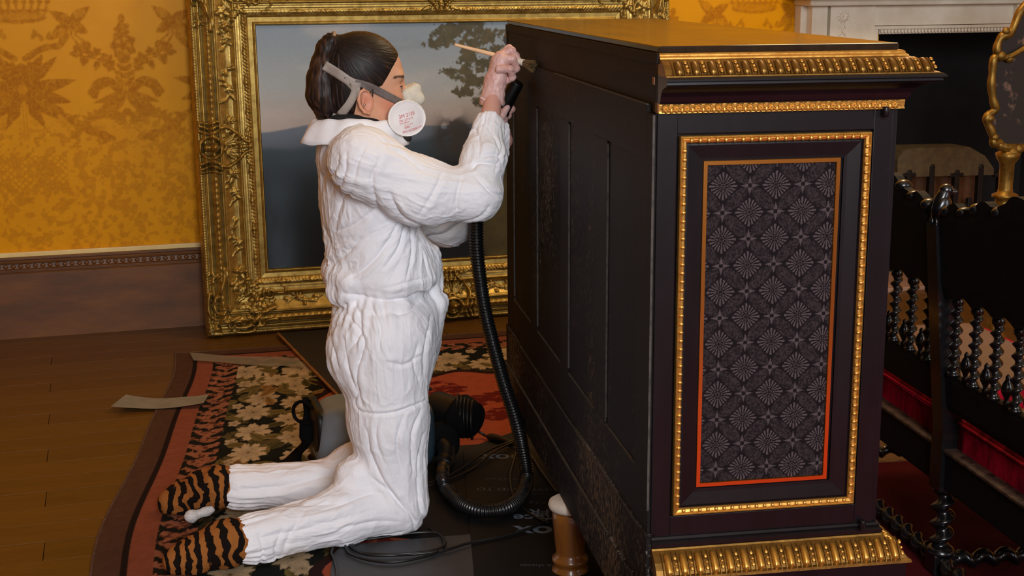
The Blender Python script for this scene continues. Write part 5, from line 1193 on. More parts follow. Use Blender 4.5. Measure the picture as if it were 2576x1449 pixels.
for q in range(len(W9)):
    I = np.nonzero(W9[q] > .015)[0]
    if len(I) == 0: continue
    pw = vs[I] + warp[I] * .05
    if q < len(limbs):
        a, b = limbs[q]; e = nz_(b - a); e1 = nz_(np.cross(e, V([.3, 1, .2]))); e2 = np.cross(e, e1); d = pw - a; c = np.stack([d @ e1, d @ e2, d @ e], -1)
    else:
        d = pw - ap; r_ = np.hypot(d[:, 0], d[:, 2]); c = np.stack([np.arctan2(d[:, 2], -d[:, 0]) * .22, d[:, 1], r_], -1)
    k = lambda s, f: c * V([f, f, f / s])
    disp[I] += W9[q][I] * (.0085 * (vn3(k(4, 17), 1 + q * 7) - .5) + .0052 * (ridged(k(4.5, 23), 2 + q * 7) ** 3 - .25) * msk[I] + .0026 * (ridged(k(3.5, 46), 3 + q * 7) ** 3 - .25) - .0012 * (ridged(k(2.5, 85), 4 + q * 7) ** 3 - .25))
# --- particular folds seen on her side: strokes in her own side plane (valley with a raised lip)
side = N[:, 1] < .25
def fold(pts, depth, wd, lip=.7, lat=-.14, sd=1):
    p = np.array([bp(x, y, lat) for x, y in pts])[:, [0, 2]]; p = spline(p, 14) if len(p) > 2 else p; best = np.full(len(vs), 9.0); sgn = np.zeros(len(vs)); tp = np.zeros(len(vs)); q = vs[:, [0, 2]]
    lo, hi = p.min(0) - 5 * wd, p.max(0) + 5 * wd; I = np.nonzero(side & (q > lo).all(1) & (q < hi).all(1) & (vs[:, 1] < lat + .13))[0]
    if len(I) == 0: return
    qi = q[I]; b_ = np.full(len(I), 9.0); s_ = np.zeros(len(I)); t_ = np.zeros(len(I))
    for i in range(len(p) - 1):
        e = p[i + 1] - p[i]; L2 = e @ e + 1e-12; t = np.clip(((qi - p[i]) @ e) / L2, 0, 1); dv = qi - p[i] - t[:, None] * e; d = np.hypot(dv[:, 0], dv[:, 1]); cr = np.sign(e[0] * dv[:, 1] - e[1] * dv[:, 0]); m = d < b_
        b_[m] = d[m]; s_[m] = cr[m]; t_[m] = (i + t[m]) / (len(p) - 1)
    env = np.sin(PI * np.clip(t_ * .9 + .05, 0, 1)) ** .6; x = b_ * s_ * sd
    disp[I] += depth * env * (-1.15 * np.exp(-np.abs(x) / (.75 * wd)) + lip * np.exp(-((x - 1.9 * wd) / (1.3 * wd)) ** 2) + .15 * np.exp(-((x + 1.9 * wd) / (1.2 * wd)) ** 2))
F_ = [((985, 535), (1040, 555), (1110, 572), (1185, 545), .012, .010), ((960, 470), (985, 520), (1015, 548), .012, .010), ((935, 385), (915, 440), (945, 520), (985, 560), .009, .009),
 ((1000, 560), (970, 610), (930, 660), (890, 700), .011, .010), ((1020, 570), (1000, 620), (965, 670), .010, .008), ((1040, 575), (1035, 640), (1015, 700), .009, .008), ((1060, 580), (1075, 640), (1080, 700), .008, .007),
 ((940, 520), (900, 560), (855, 590), .009, .009), ((880, 450), (860, 520), (850, 600), .008, .009), ((840, 380), (828, 440), (822, 520), .008, .007), ((858, 375), (850, 430), (842, 500), .008, .007), ((905, 600), (870, 650), (845, 690), .009, .009), ((820, 560), (840, 620), (855, 670), .007, .007),
 ((900, 360), (880, 400), (872, 450), .006, .007), ((960, 365), (1000, 385), (1045, 420), .006, .008), ((935, 345), (1000, 362), (1060, 395), .007, .008),
 ((1090, 420), (1060, 470), (1030, 520), .007, .009), ((1140, 425), (1120, 480), (1130, 540), .007, .008), ((1170, 430), (1200, 465), (1240, 480), .010, .008), ((1165, 415), (1185, 400), (1230, 405), .010, .007), ((1190, 390), (1215, 380), (1255, 390), .008, .007),
 ((1185, 300), (1195, 340), (1185, 390), .006, .006), ((1215, 300), (1235, 350), (1240, 410), .006, .006), ((1250, 320), (1245, 370), (1220, 420), .006, .006), ((1200, 500), (1180, 530), (1130, 550), .009, .008),
 ((870, 742), (960, 752), (1060, 742), (1098, 735), .010, .008), ((880, 760), (865, 800), (835, 850), .009, .007), ((900, 765), (900, 820), (870, 880), .010, .008), ((930, 762), (945, 810), (940, 860), .008, .007), ((875, 790), (905, 840), (895, 900), .010, .007), ((845, 800), (835, 860), (850, 930), .008, .007), ((862, 850), (870, 920), (895, 985), .009, .008), ((900, 880), (890, 940), (905, 1010), .008, .008),
 ((1060, 760), (1010, 780), (960, 775), .007, .008), ((1080, 700), (1020, 705), (965, 720), .007, .007), ((1085, 800), (1060, 870), (1062, 950), .010, .009), ((1040, 850), (1030, 900), (1050, 960), .007, .009), ((960, 890), (1000, 900), (1050, 880), .006, .009),
 ((900, 1028), (960, 1022), (1020, 1008), (1065, 1000), .010, .007), ((895, 980), (890, 1010), (900, 1028), .008, .006), ((940, 1035), (935, 1090), (960, 1150), .007, .009), ((1000, 1030), (985, 1090), (1000, 1170), .008, .009), ((1050, 1020), (1025, 1080), (1030, 1180), .010, .009), ((1060, 1080), (1045, 1150), (1050, 1240), .008, .008), ((915, 1070), (925, 1130), (960, 1200), (1010, 1270), .010, .009),
 ((930, 1190), (980, 1230), (1040, 1300), .010, .009), ((1000, 1230), (1030, 1290), (1035, 1330), .009, .008), ((950, 1225), (870, 1240), (800, 1262), .009, .008), ((990, 1290), (900, 1290), (820, 1300), .007, .009), ((1010, 1320), (930, 1340), (840, 1345), .006, .009), ((760, 1260), (720, 1300), (700, 1350), .006, .009), ((900, 1330), (820, 1360), (740, 1370), .006, .009), ((700, 1290), (680, 1340), (690, 1390), .006, .008), ((640, 1300), (650, 1350), (630, 1405), .006, .006), ((1045, 1190), (1050, 1260), (1068, 1310), .008, .008), ((880, 1270), (830, 1285), (770, 1282), .006, .008)]
for q in F_: fold(q[:-2], q[-2] * .72, q[-1] * .62, .28)
fold(((600, 1200), (700, 1190), (820, 1180)), .006, .008, lat=.06); fold(((610, 1240), (720, 1230), (850, 1200)), .006, .008, lat=.06); fold(((1085, 600), (1120, 590), (1160, 560)), .008, .008, lat=.12)
# gathers at wrists, ankles and waist; calmer cloth near the ground
for c, ax_, r in ((wr_n, el_n - wr_n, .06), (wr_f, el_f - wr_f, .06), (an_n + (an_n - kn_n) * .07, kn_n - an_n, .06), (an_f + (an_f - kn_f) * .07, kn_f - an_f, .06)):
    u_ = ax_ / np.linalg.norm(ax_); h_ = (vs - c) @ u_; rad = vs - c - h_[:, None] * u_; dr_ = np.linalg.norm(rad, axis=1); e1 = np.cross(u_, V([0, 1., 0])); e1 /= np.linalg.norm(e1); an = np.arctan2(rad @ np.cross(u_, e1), rad @ e1)
    disp += np.where((dr_ < .10) & (np.abs(h_) < .09), .0020 * np.cos(an * 14 + 4 * np.sin(an * 3)) * np.exp(-(h_ / .05) ** 2), 0)
hw = (vs[:, 2] - zw - .06 * (vs[:, 0] - bp(960, 748)[0])) / .045; torso = np.linalg.norm((vs - bp(960, 748)) / V([.2, .24, .12]), axis=1) < 1.2
an = np.arctan2(vs[:, 1], vs[:, 0] - bp(960, 748)[0]); disp += np.where(torso, .0026 * np.cos(an * 26 + 5 * np.sin(an * 3)) * np.exp(-hw ** 2), 0)
vs2 = vs + N * np.clip(disp, -.022, .024)[:, None]; vs2[:, 2] = np.maximum(vs2[:, 2], .0135)
vs2 = relax(vs2, f, 1, .35)
sM = NT('white_nonwoven'); v = sM.coords(); cr = sM.n('ShaderNodeTexVoronoi', feature='DISTANCE_TO_EDGE'); cr.inputs['Scale'].default_value = 46
wn_ = sM.n('ShaderNodeTexNoise'); wn_.inputs['Scale'].default_value = 22; sM.l(v, wn_.inputs['Vector']); wv2 = sM.n('ShaderNodeVectorMath', operation='MULTIPLY_ADD'); wv2.inputs[1].default_value = (.05, .05, .05); sM.l(wn_.outputs[1], wv2.inputs[0]); sM.l(v, wv2.inputs[2]); sM.l(wv2.outputs[0], cr.inputs['Vector'])
sM.set(base=srgb(240, 238, 242), rough=.62, spec=.3, sss=.0); b1 = sM.bump(sM.ramp(cr.outputs[0], [(0, (0, 0, 0)), (.28, (1, 1, 1))]), .045, .003); vst = sM.coords((1, 1, .55)); nA = sM.noise(vst, 17, 5, .62, .7); nB = sM.noise(vst, 48, 5, .65, .5)
rdg = lambda n: sM.ramp(n, [(.40, (1, 1, 1)), (.50, (0, 0, 0)), (.60, (1, 1, 1))]); b2 = sM.bump(rdg(nA), .07, .006, b1); b3 = sM.bump(rdg(nB), .10, .003, b2); sM.bump(sM.noise(v, 190, 4, .6), .05, .001, b3)
M_suit = sM.m
suit_me = quads('coverall', vs2, f, True); suit = link('coverall', suit_me, woman, M_suit); suit['label'] = 'white crinkled protective coverall'
# collar flap
th = np.linspace(0, 2 * PI, 121)[:-1]; rows = []
cc = bp(900, 330, 0)
for t, (rx, ry, z) in zip(np.linspace(0, 1, 9), zip(np.linspace(.090, .128, 9), np.linspace(.080, .118, 9), [.030, .036, .037, .033, .026, .016, .004, -.010, -.024])):
    wob_ = .0016 * np.sin(th * 7 + 4 * t) + .0010 * np.sin(th * 13 + 2); back = np.exp(-((np.abs(th - PI)) / .9) ** 2)
    rows.append(np.stack([(rx + wob_ + .006 * back * t) * np.cos(th) - .012 * back * t, (ry + wob_) * np.sin(th), z - .012 * np.cos(th) - .020 * back * (1 - .3 * t) + wob_], -1) + cc)
co = link('collar', quads('collar', np.array(rows).reshape(-1, 3), gridfaces(9, 120, closed_x=True), True), woman, M_suit)
m_ = co.modifiers.new('thick', 'SOLIDIFY'); m_.thickness = .002

# ------------------------------------------------------------------ body: head, neck and limbs in one figure
HC = bp(918, 196, 0.0)
def hp_(x, y, z): return HC + V([x, y, z])
SB = SDF(HC - V([.13, .11, .19]), HC + V([.17, .11, .15]), .0026)
def bh(x, z, y, rx, ry, rz, k=.02, rot=None, op='u'): SB.ell(hp_(x, y, z), (rx, ry, rz), k, rot=rot, op=op)
bh(-.008, .018, 0, .098, .076, .090, .02); bh(.036, -.030, 0, .058, .062, .098, .03); bh(.052, -.080, 0, .046, .044, .052, .025); bh(.072, -.118, 0, .020, .022, .016, .022)
for sg in (-1, 1):
    SB.cap(hp_(-.012, sg * .052, -.085), hp_(.060, sg * .026, -.122), .016, .014, .03); bh(.056, -.050, sg * .042, .028, .020, .024, .02); bh(.072, .006, sg * .028, .020, .026, .010, .016)
    bh(.098, -.022, sg * .033, .022, .018, .012, .012, op='s'); SB.ell(hp_(.072, sg * .0355, -.024), (.0140, .0155, .0122), .006)
SB.chain([hp_(.088, 0, -.012), hp_(.106, 0, -.050), hp_(.108, 0, -.058)], [.009, .0095, .0105], .012); bh(.096, -.062, .011, .010, .008, .008, .008); bh(.096, -.062, -.011, .010, .008, .008, .008)
bh(.090, -.087, 0, .012, .022, .006, .008); bh(.088, -.097, 0, .012, .020, .007, .006)
SB.cap(hp_(-.022, 0, -.06), hp_(-.030, 0, -.17), .052, .056, .03)
for sg in (-1, 1):                                         # ears
    c = hp_(-.010, sg * .0765, -.052); SB.ell(c, (.017, .006, .027), .006, rot=[[.97, 0, -.24], [0, 1, 0], [.24, 0, .97]])
    rim = [(.004, .024), (-.008, .030), (-.020, .022), (-.023, .004), (-.018, -.014), (-.008, -.025), (.004, -.029)]
    SB.chain([c + V([a, sg * (.011 if a < 0 else .005), b]) for a, b in rim], [.0035, .0042, .0042, .004, .0038, .0045, .0055], .004)
    SB.ell(c + V([.000, sg * .009, -.004]), (.0085, .006, .013), .004, op='s'); SB.cap(c + V([-.009, sg * .005, .012]), c + V([-.012, sg * .005, -.010]), .003, .003, .003)
hv, hf_ = SB.mesh(); hv = relax(hv, hf_, 2)
# coarse body under the clothes
S2 = SDF((-.75, -.36, -.01), (.40, .36, 1.16), .010)
S2.ell(bp(922, 470), (.105, .145, .15), .03); S2.ell(bp(945, 620), (.098, .13, .14), .05); S2.ell(bp(960, 840), (.11, .155, .12), .05); S2.cap(bp(893, 385), bp(905, 300), .055, .052, .04)
for sh, el, wr, sg in ((sh_n, el_n, wr_n, -1), (sh_f, el_f, wr_f, 1)): S2.cap(bp(900, 390, sg * .06), sh, .05, .055, .04); S2.cap(sh, el, .050, .040, .02); S2.cap(el, wr, .038, .028, .02)
for hp2, kn, an in ((hip_n, kn_n, an_n), (hip_f, kn_f, an_f)): S2.cap(hp2, kn, .088, .056, .04); S2.cap(kn, an, .052, .036, .02)
cv, cf = S2.mesh(); cv = relax(cv, cf, 2); cv[:, 2] = np.maximum(cv[:, 2], .018)
# forearms below the gloves (skin shows at the near wrist)
hand_n = bp(1242, 232, -.045); hand_f = bp(1252, 300, .072)
S3 = SDF(np.minimum(wr_n, hand_n) - .09, np.maximum(wr_n, hand_n) + .07, .003); S3.cap(wr_n + (wr_n - hand_n) * .4, hand_n, .030, .021, .01, flat=(V([0, 1, 0]), .85)); wv_s, wf = S3.mesh()
S4 = SDF(np.minimum(wr_f, hand_f) - .09, np.maximum(wr_f, hand_f) + .07, .004); S4.cap(wr_f + (wr_f - hand_f) * .4, hand_f, .026, .020, .01); xv, xf = S4.mesh()
off = 0; AV, AF = [], []
for a, b in ((hv, hf_), (cv, cf), (wv_s, wf), (xv, xf)): AV.append(a); AF.append(b + off); off += len(a)
AV = np.vstack(AV); AF = np.vstack(AF)
colr = np.zeros((len(AV), 3)); q = AV - HC
cheek = np.exp(-((q[:, 0] - .05) / .03) ** 2 - ((q[:, 2] + .06) / .03) ** 2); earw = np.exp(-((q[:, 0] + .012) / .022) ** 2 - ((q[:, 2] + .05) / .03) ** 2) * (np.abs(q[:, 1]) > .066)
brow_z = -.002 + .006 * np.sin((q[:, 0] - .05) * 60); brow = ((np.abs(q[:, 2] - brow_z - .001) < .0034) & (q[:, 0] > .058) & (q[:, 0] < .104) & (np.abs(q[:, 1]) > .010) & (np.abs(q[:, 1]) < .062)).astype(float)
lips = np.exp(-((q[:, 2] + .092) / .008) ** 2) * (q[:, 0] > .088) * (np.abs(q[:, 1]) < .024)
sk = np.broadcast_to(pc(214, 160, 128), colr.shape).copy(); sk[np.linalg.norm(q, axis=1) > .26] = pc(212, 158, 142); sk = sk + (pc(206, 122, 98) - sk) * np.clip(cheek * .6 + earw * .6, 0, 1)[:, None]; sk = sk + (pc(170, 84, 78) - sk) * np.clip(lips, 0, 1)[:, None]; sk = sk + (pc(40, 26, 20) - sk) * (brow * .85)[:, None]
M_skin = NT('skin'); v = M_skin.coords(); M_skin.set(base=M_skin.attr(), rough=.48, sss=.12, spec=.4); M_skin.b.inputs['Subsurface Radius'].default_value = (.012, .005, .003); M_skin.bump(M_skin.noise(v, 300, 4), .08, .0008); M_skin = M_skin.m
body = link('body', quads('body', AV, AF, True, sk), woman, M_skin)
# eyes with iris, pupil and lids
M_lid = simple('eyelid_skin', srgb(206, 148, 118), None, .5); M_eye = simple('eye_white', srgb(226, 218, 210), None, .2); M_iris = simple('dark_iris', srgb(40, 24, 14), None, .12); M_lash = simple('dark_lash', srgb(24, 15, 12), None, .6)
for sg in (-1, 1):
    ec = hp_(.0755, sg * .0362, -.0240); o = link('eye', ball16.copy(), body); o.data.materials.clear(); o.data.materials.append(M_eye); o.location = ec; o.scale = (.0118, .0118, .0105)
    i_ = link('iris', o.data.copy(), body); i_.data.materials.clear(); i_.data.materials.append(M_iris); i_.location = ec + V([.0092, sg * .0018, -.0005]); i_.scale = (.0034, .0054, .0056)
    lid = [ec + V([.0128 * math.cos(a), sg * (.013 * math.sin(a)), .0058 - .0035 * abs(math.sin(a - .2))]) for a in np.linspace(-.75, 1.15, 14)]
    tube('lashes', lid, .0011, body, M_lash, 6)
    for zz_, r_ in ((.0072, .0019), (-.0074, .0016)):
        lp = [ec + V([.0122 * math.cos(a), sg * .0128 * math.sin(a), zz_ * (1 - .35 * abs(math.sin(a - .3)) ** 2)]) for a in np.linspace(-.9, 1.5, 16)]; tube('eyelid', lp, np.interp(np.linspace(0, 1, 16), [0, .2, .8, 1], [.0012, r_, r_, .0012]), body, M_lid, 8)
# ------------------------------------------------------------------ hair
SHr = SDF(HC - V([.17, .11, .19]), HC + V([.12, .11, .14]), .0026)
def mass(fn_shift=0): pass
SHr.ell(hp_(-.010, 0, .020), (.1045, .0835, .0965), .02); SHr.ell(hp_(-.050, 0, -.045), (.058, .066, .075), .03)
# hairline: keep what lies behind a curve from forehead over the temple to the nape
HLN = np.array([(.100, .135), (.096, .095), (.092, .066), (.074, .045), (.058, .026), (.045, .006), (.034, -.010), (.022, -.032), (.012, -.050), (.000, -.024), (-.020, -.020), (-.034, -.050), (-.036, -.085), (-.034, -.150), (-.034, -.20)])
W_, (X, Y, Z) = SHr.win(SHr.lo, SHr.lo + SHr.h * SHr.n); fx = np.interp(-(Z - HC[2]), -HLN[:, 1], HLN[:, 0]); SHr.F[W_] = np.maximum(SHr.F[W_], ((X - HC[0]) - fx - .012 * np.abs(Y - HC[1]) / .08 * 0) * .8)
pt = [bp(*q, .0) for q in ((848, 112), (832, 104), (818, 122), (812, 160), (806, 200), (806, 240), (822, 276), (838, 294))]
SHr.chain(pt, [.020, .017, .020, .026, .032, .034, .028, .016], .016, flat=((0, 1, 0), 1.25)); SHr.chain([bp(838, 294, -.01), bp(820, 302, -.01), bp(798, 314, -.01)], [.014, .009, .003], .01)
hv2, hf2 = SHr.mesh(); hv2 = relax(hv2, hf2, 3); hv2, hf2 = subdivide(hv2, hf2); hv2 = relax(hv2, hf2, 1); Nh = vnormals(hv2, hf2)
tie = bp(836, 104, 0); d_ = hv2 - tie; pony = hv2[:, 0] < bp(845, 200)[0] - .0
ang = np.arctan2(d_[:, 1], np.hypot(d_[:, 0], d_[:, 2]) + .01) + .0; pol = np.arctan2(d_[:, 2], d_[:, 0])
st1 = np.where(pony, vn3(np.stack([hv2[:, 0] * 170, hv2[:, 1] * 200, hv2[:, 2] * 14], -1), 5), vn3(np.stack([ang * 9, pol * 62, np.linalg.norm(d_, axis=1) * 5], -1), 6))
hv2 = hv2 + Nh * ((st1 - .5) * np.where(pony, .0032, .0013))[:, None]
M_hair = NT('dark_brown_hair'); hairc = M_hair.ramp(M_hair.attr(), [(.2, srgb(18, 12, 10)), (.55, srgb(36, 23, 18)), (.9, srgb(78, 52, 37))]); M_hair.set(base=hairc, rough=.5, spec=.3); M_hair = M_hair.m
lightp = np.clip((bp(830, 200)[0] - hv2[:, 0]) / .03, 0, 1) * .25
link('hair', quads('hair', hv2, hf2, True, np.clip(st1 * .75 + lightp, 0, 1)), woman, M_hair)['label'] = 'dark brown hair tied in a high ponytail'
tb = [tie + V([-.002 + .021 * math.sin(a) * .35, .019 * math.cos(a), .021 * math.sin(a)]) for a in np.linspace(0, 2 * PI, 26)]; tube('hair_tie', tb, .0048, woman, simple('beige_elastic', srgb(170, 140, 112), srgb(150, 120, 92), .8, scale=200), 8)
# loose strands in front of the ear and at the nape
for pts in (((938, 225), (936, 250), (928, 272), (922, 284)), ((930, 228), (932, 252), (926, 280)), ((880, 262), (890, 282), (908, 298)), ((872, 268), (876, 288), (888, 302)), ((895, 268), (908, 286), (926, 300))):
    P = [bp(x, y, -.074 if x > 920 else -.055) for x, y in pts]; tube('loose_strand', spline(P, 16), np.linspace(.0022, .0006, 16), woman, M_hair and simple('hair_strand', srgb(40, 26, 20), None, .4), 6)
# ------------------------------------------------------------------ undershirt neck
tube('shirt_collar', [bp(897, 312, 0) + V([.066 * math.cos(a), .060 * math.sin(a), .012 - .010 * math.cos(a)]) for a in np.linspace(0, 2 * PI, 40)], .016, woman, simple('black_shirt', srgb(16, 15, 16), srgb(24, 22, 23), .9, scale=200), 12)
# ------------------------------------------------------------------ respirator
headF = [(SB, 1), (SHr, 1)]
def surf(px, py, off=.003):
    """first point of head or hair met from her right side, pushed outwards"""
    for lat in np.arange(-.105, .02, .0012):
        p = bp(px, py, lat); inside = False
        for s_ in (SB, SHr):
            i = np.round((p - s_.lo) / s_.h).astype(int)
            if (i >= 0).all() and (i < s_.n).all() and s_.F[tuple(i)] < 0: inside = True
        if inside: return bp(px, py, lat - off)
    return bp(px, py, -.03)
def strap(name, pts, w, mat, parent, off=.003, n=26):
    c = spline([(*q, 0) for q in pts], n)[:, :2]; T = np.gradient(c, axis=0); T /= np.linalg.norm(T, axis=1)[:, None]; Nn = np.stack([-T[:, 1], T[:, 0]], -1); w = np.interp(np.linspace(0, 1, n), np.linspace(0, 1, len(w)), w)
    rows = np.array([[surf(*(c[i] + Nn[i] * w[i] * k), off) for i in range(n)] for k in (-.5, -.25, 0, .25, .5)]); R2 = rows.copy()
    for _ in range(3): R2[:, 1:-1] = (R2[:, :-2] + 2 * R2[:, 1:-1] + R2[:, 2:]) / 4
    R2[:, :, 1] = np.minimum(R2[:, :, 1], rows[:, :, 1] + .002)
    o = link(name, grid(name, R2), parent, mat); m_ = o.modifiers.new('thick', 'SOLIDIFY'); m_.thickness = .0022; m_.offset = 0; return o
M_rubw = simple('pale_foam', srgb(222, 216, 200), srgb(206, 200, 184), .7, scale=60, bump=.1)
M_strapl = simple('grey_yoke', srgb(164, 152, 142), srgb(150, 138, 130), .55, scale=20); M_strapd = simple('grey_elastic', srgb(112, 100, 96), srgb(98, 88, 84), .7, scale=160)
M_filt = simple('white_filter', srgb(244, 240, 240), srgb(236, 230, 230), .5, scale=30); M_rim = simple('white_rim', srgb(246, 243, 240), None, .35); M_red = simple('red_print', srgb(206, 52, 66), None, .6)
M_dkrub = simple('dark_rubber', srgb(50, 54, 56), srgb(38, 42, 44), .5, scale=30)
mask = SDF(HC - V([-.02, .08, .17]), HC + V([.19, .08, .02]), .0028)
mask.ell(hp_(.092, 0, -.092), (.040, .046, .048), .02); mask.cap(hp_(.102, 0, -.040), hp_(.118, 0, -.072), .017, .025, .015); mask.ell(hp_(.118, 0, -.100), (.024, .030, .030), .02)
for sg in (-1, 1): mask.cap(hp_(.095, sg * .03, -.10), hp_(.085, sg * .058, -.10), .022, .020, .015)
mv, mf = mask.mesh(); mv = relax(mv, mf, 3); resp = link('respirator', quads('respirator', mv, mf, True), woman, M_rubw); resp['label'] = 'half-mask respirator with white disc filters'
nose = SDF(HC - V([-.05, .05, .10]), HC + V([.17, .05, .03]), .0025); nose.chain([hp_(.098, -.030, -.040), hp_(.128, -.012, -.030), hp_(.128, .012, -.030), hp_(.098, .03, -.04)], [.012, .012, .012, .012], .01); nose.chain([hp_(.104, -.030, -.056), hp_(.134, -.012, -.056), hp_(.134, .012, -.056), hp_(.104, .03, -.056)], [.012, .013, .013, .012], .014); nose.cap(hp_(.112, -.01, -.048), hp_(.112, .01, -.048), .022, .022, .012)
nv_, nf_ = nose.mesh(); nv_ = relax(nv_, nf_, 4); link('nose_pad', quads('nose_pad', nv_, nf_, True), resp, M_rubw)
# two round filters
fc = [(bp(1022, 297, -.078), nz_((.34, -.93, -.10)), -1), (bp(1032, 300, .070), nz_((.34, .93, -.10)), 1)]
for c, nrm, sg in fc:
    up_ = nz_(V([.28, 0, 1]) - nrm * (V([.28, 0, 1]) @ nrm)); ex = np.cross(up_, nrm); Mx = fmat(c, ex, up_, nrm)
    vsl, fl = lathe([(0, -.012), (.030, -.013), (.044, -.009), (.0525, -.004), (.0545, .0), (.0545, .003), (.0525, .0055), (.0505, .0045), (.040, .0072), (.020, .0092), (0, .0098)], 48)
    vsl = vsl * V([1.0, .82, 1]); fi = link('filter', quads('filter', vsl, fl, True), resp, M_filt); fi.matrix_world = Mx
    vsl, fl = lathe([(.0545, .001), (.0555, .003), (.0545, .0065), (.0525, .0068), (.0515, .005)], 48); rm = link('filter_rim', quads('filter_rim', vsl * V([1, .82, 1]), fl, True), fi, M_rim)
    vsl, fl = lathe([(0, -.026), (.024, -.026), (.026, -.012), (.030, -.010)], 24); link('filter_socket', quads('filter_socket', vsl, fl, True), fi, M_dkrub)
    if sg < 0:
        for txt, x, y, h, th_ in (('3M 2135', -.026, .006, .0105, 0), ('EN 12716 P3', -.026, -.003, .0060, 0), ('N35 0086 Rd', -.026, -.009, .0042, 0), ('71.11  (( ))', -.014, -.016, .0046, 0), ('0086', -.014, -.023, .0062, 0), ('EN143:2000 P3 R', -.020, -.034, .0070, 0)):
            cvd = bpy.data.curves.new('print', 'FONT'); cvd.body = txt; cvd.size = h * 1.25; cvd.resolution_u = 3
            o = bpy.data.objects.new('print', cvd); COL.objects.link(o); dg = bpy.context.evaluated_depsgraph_get(); me = bpy.data.meshes.new_from_object(o.evaluated_get(dg)); bpy.data.objects.remove(o)
            a = .46; k_ = np.array([[math.cos(a), -math.sin(a)], [math.sin(a), math.cos(a)]]); n_ = len(me.vertices); co_ = np.zeros(n_ * 3); me.vertices.foreach_get('co', co_); co_ = co_.reshape(-1, 3); xy = (co_[:, :2] + V([x, y])) @ k_.T; r2 = (xy[:, 0] ** 2 + (xy[:, 1] / .82) ** 2)
            zz = np.interp(np.sqrt(r2), [0, .02, .04, .0505], [.0098, .0092, .0072, .0045]) + .0005; co_ = np.column_stack([xy, zz]); me.vertices.foreach_set('co', co_.ravel()); me.name = 'printed_words'; link('printed_words', me, fi, M_red)
M_yoke = M_strapl
strap('head_yoke', [(816, 164), (845, 182), (875, 202), (892, 214)], [24, 24, 22, 30], M_yoke, resp); strap('head_yoke', [(894, 208), (893, 232), (878, 262), (856, 290)], [30, 20, 20, 22], M_yoke, resp, .0035)
strap('front_strap', [(893, 206), (925, 216), (965, 236), (1008, 258)], [16, 19, 20, 18], M_strapd, resp, .0025)
strap('neck_strap', [(858, 288), (848, 296), (836, 290)], [20, 18, 12], M_yoke, resp)
for (x, y) in ((868, 196), (881, 212), (880, 232)): o = link('rivet', ball16, resp); o.location = surf(x, y, .0045); o.scale = (.0016, .0012, .0016)
tube('mask_clip', spline([bp(1000, 340, -.05), bp(1012, 348, -.05), bp(1030, 346, -.04)], 14), .010, resp, M_dkrub, 10)
er = link('earring', ball16.copy(), woman); er.data.materials.clear(); er.data.materials.append(simple('silver_stud', srgb(220, 216, 210), None, .15, 1.0)); er.location = bp(917, 263, -.086); er.scale = (.0032, .0024, .0032)
# ------------------------------------------------------------------ gloved hands
M_glove = NT('thin_latex_glove'); v = M_glove.coords(); M_glove.set(base=M_glove.ramp(M_glove.noise(v, 26, 4), [(.3, srgb(208, 156, 146)), (.75, srgb(226, 190, 184))]), rough=.42, spec=.5, sss=.08); M_glove.b.inputs['Subsurface Radius'].default_value = (.008, .004, .003); M_glove.bump(M_glove.noise(v, 70, 5, .7), .35, .002); M_glove = M_glove.m
hb = lambda px, py, lat: bp(px, py, lat)
SG = SDF(bp(1205, 270, -.11), bp(1350, 100, .05), .0022)
Lh = -.035
wr = hb(1240, 243, Lh - .012); SG.cap(wr, hb(1246, 205, Lh - .004), .0285, .029, .012, flat=((0, 1, 0), .90)); SG.cap(hb(1246, 205, Lh - .004), hb(1258, 160, Lh), .029, .031, .012, flat=((1, 0, 0), .78))
SG.cap(wr + (wr - hb(1246, 205, Lh)) * .35, wr, .0325, .0290, .006, flat=((0, 1, 0), .95))
fing = [([(1252, 146, .026), (1280, 122, .022), (1298, 140, .012), (1299, 157, .006)], [.0105, .0095, .0085, .0075]),
        ([(1258, 140, .004), (1286, 127, .003), (1301, 150, .000), (1296, 170, .002)], [.0110, .0100, .0090, .0078]),
        ([(1260, 152, -.017), (1289, 148, -.018), (1299, 172, -.012), (1286, 186, -.002)], [.0108, .0098, .0088, .0076]),
        ([(1255, 174, -.034), (1283, 174, -.032), (1290, 195, -.022), (1275, 205, -.010)], [.0098, .0088, .0078, .0068])]
for pts, rs in fing:
    P = [hb(x, y, Lh + l) for x, y, l in pts]; SG.chain(P, rs, .0042); SG.ell(P[1], (rs[1] * 1.12,) * 3, .003)
SG.chain([hb(1240, 205, Lh + .020), hb(1262, 186, Lh + .034), hb(1288, 170, Lh + .030), hb(1305, 160, Lh + .018)], [.015, .0125, .0105, .0085], .007)
gv, gf_ = SG.mesh(); gv = relax(gv, gf_, 1); Ng = vnormals(gv, gf_); gv = gv + Ng * (.0016 * (ridged(gv * 90, 8) ** 2 - .35))[:, None]
link('glove', quads('glove', gv, gf_, True), woman, M_glove)['label'] = 'thin translucent glove on the raised right hand'
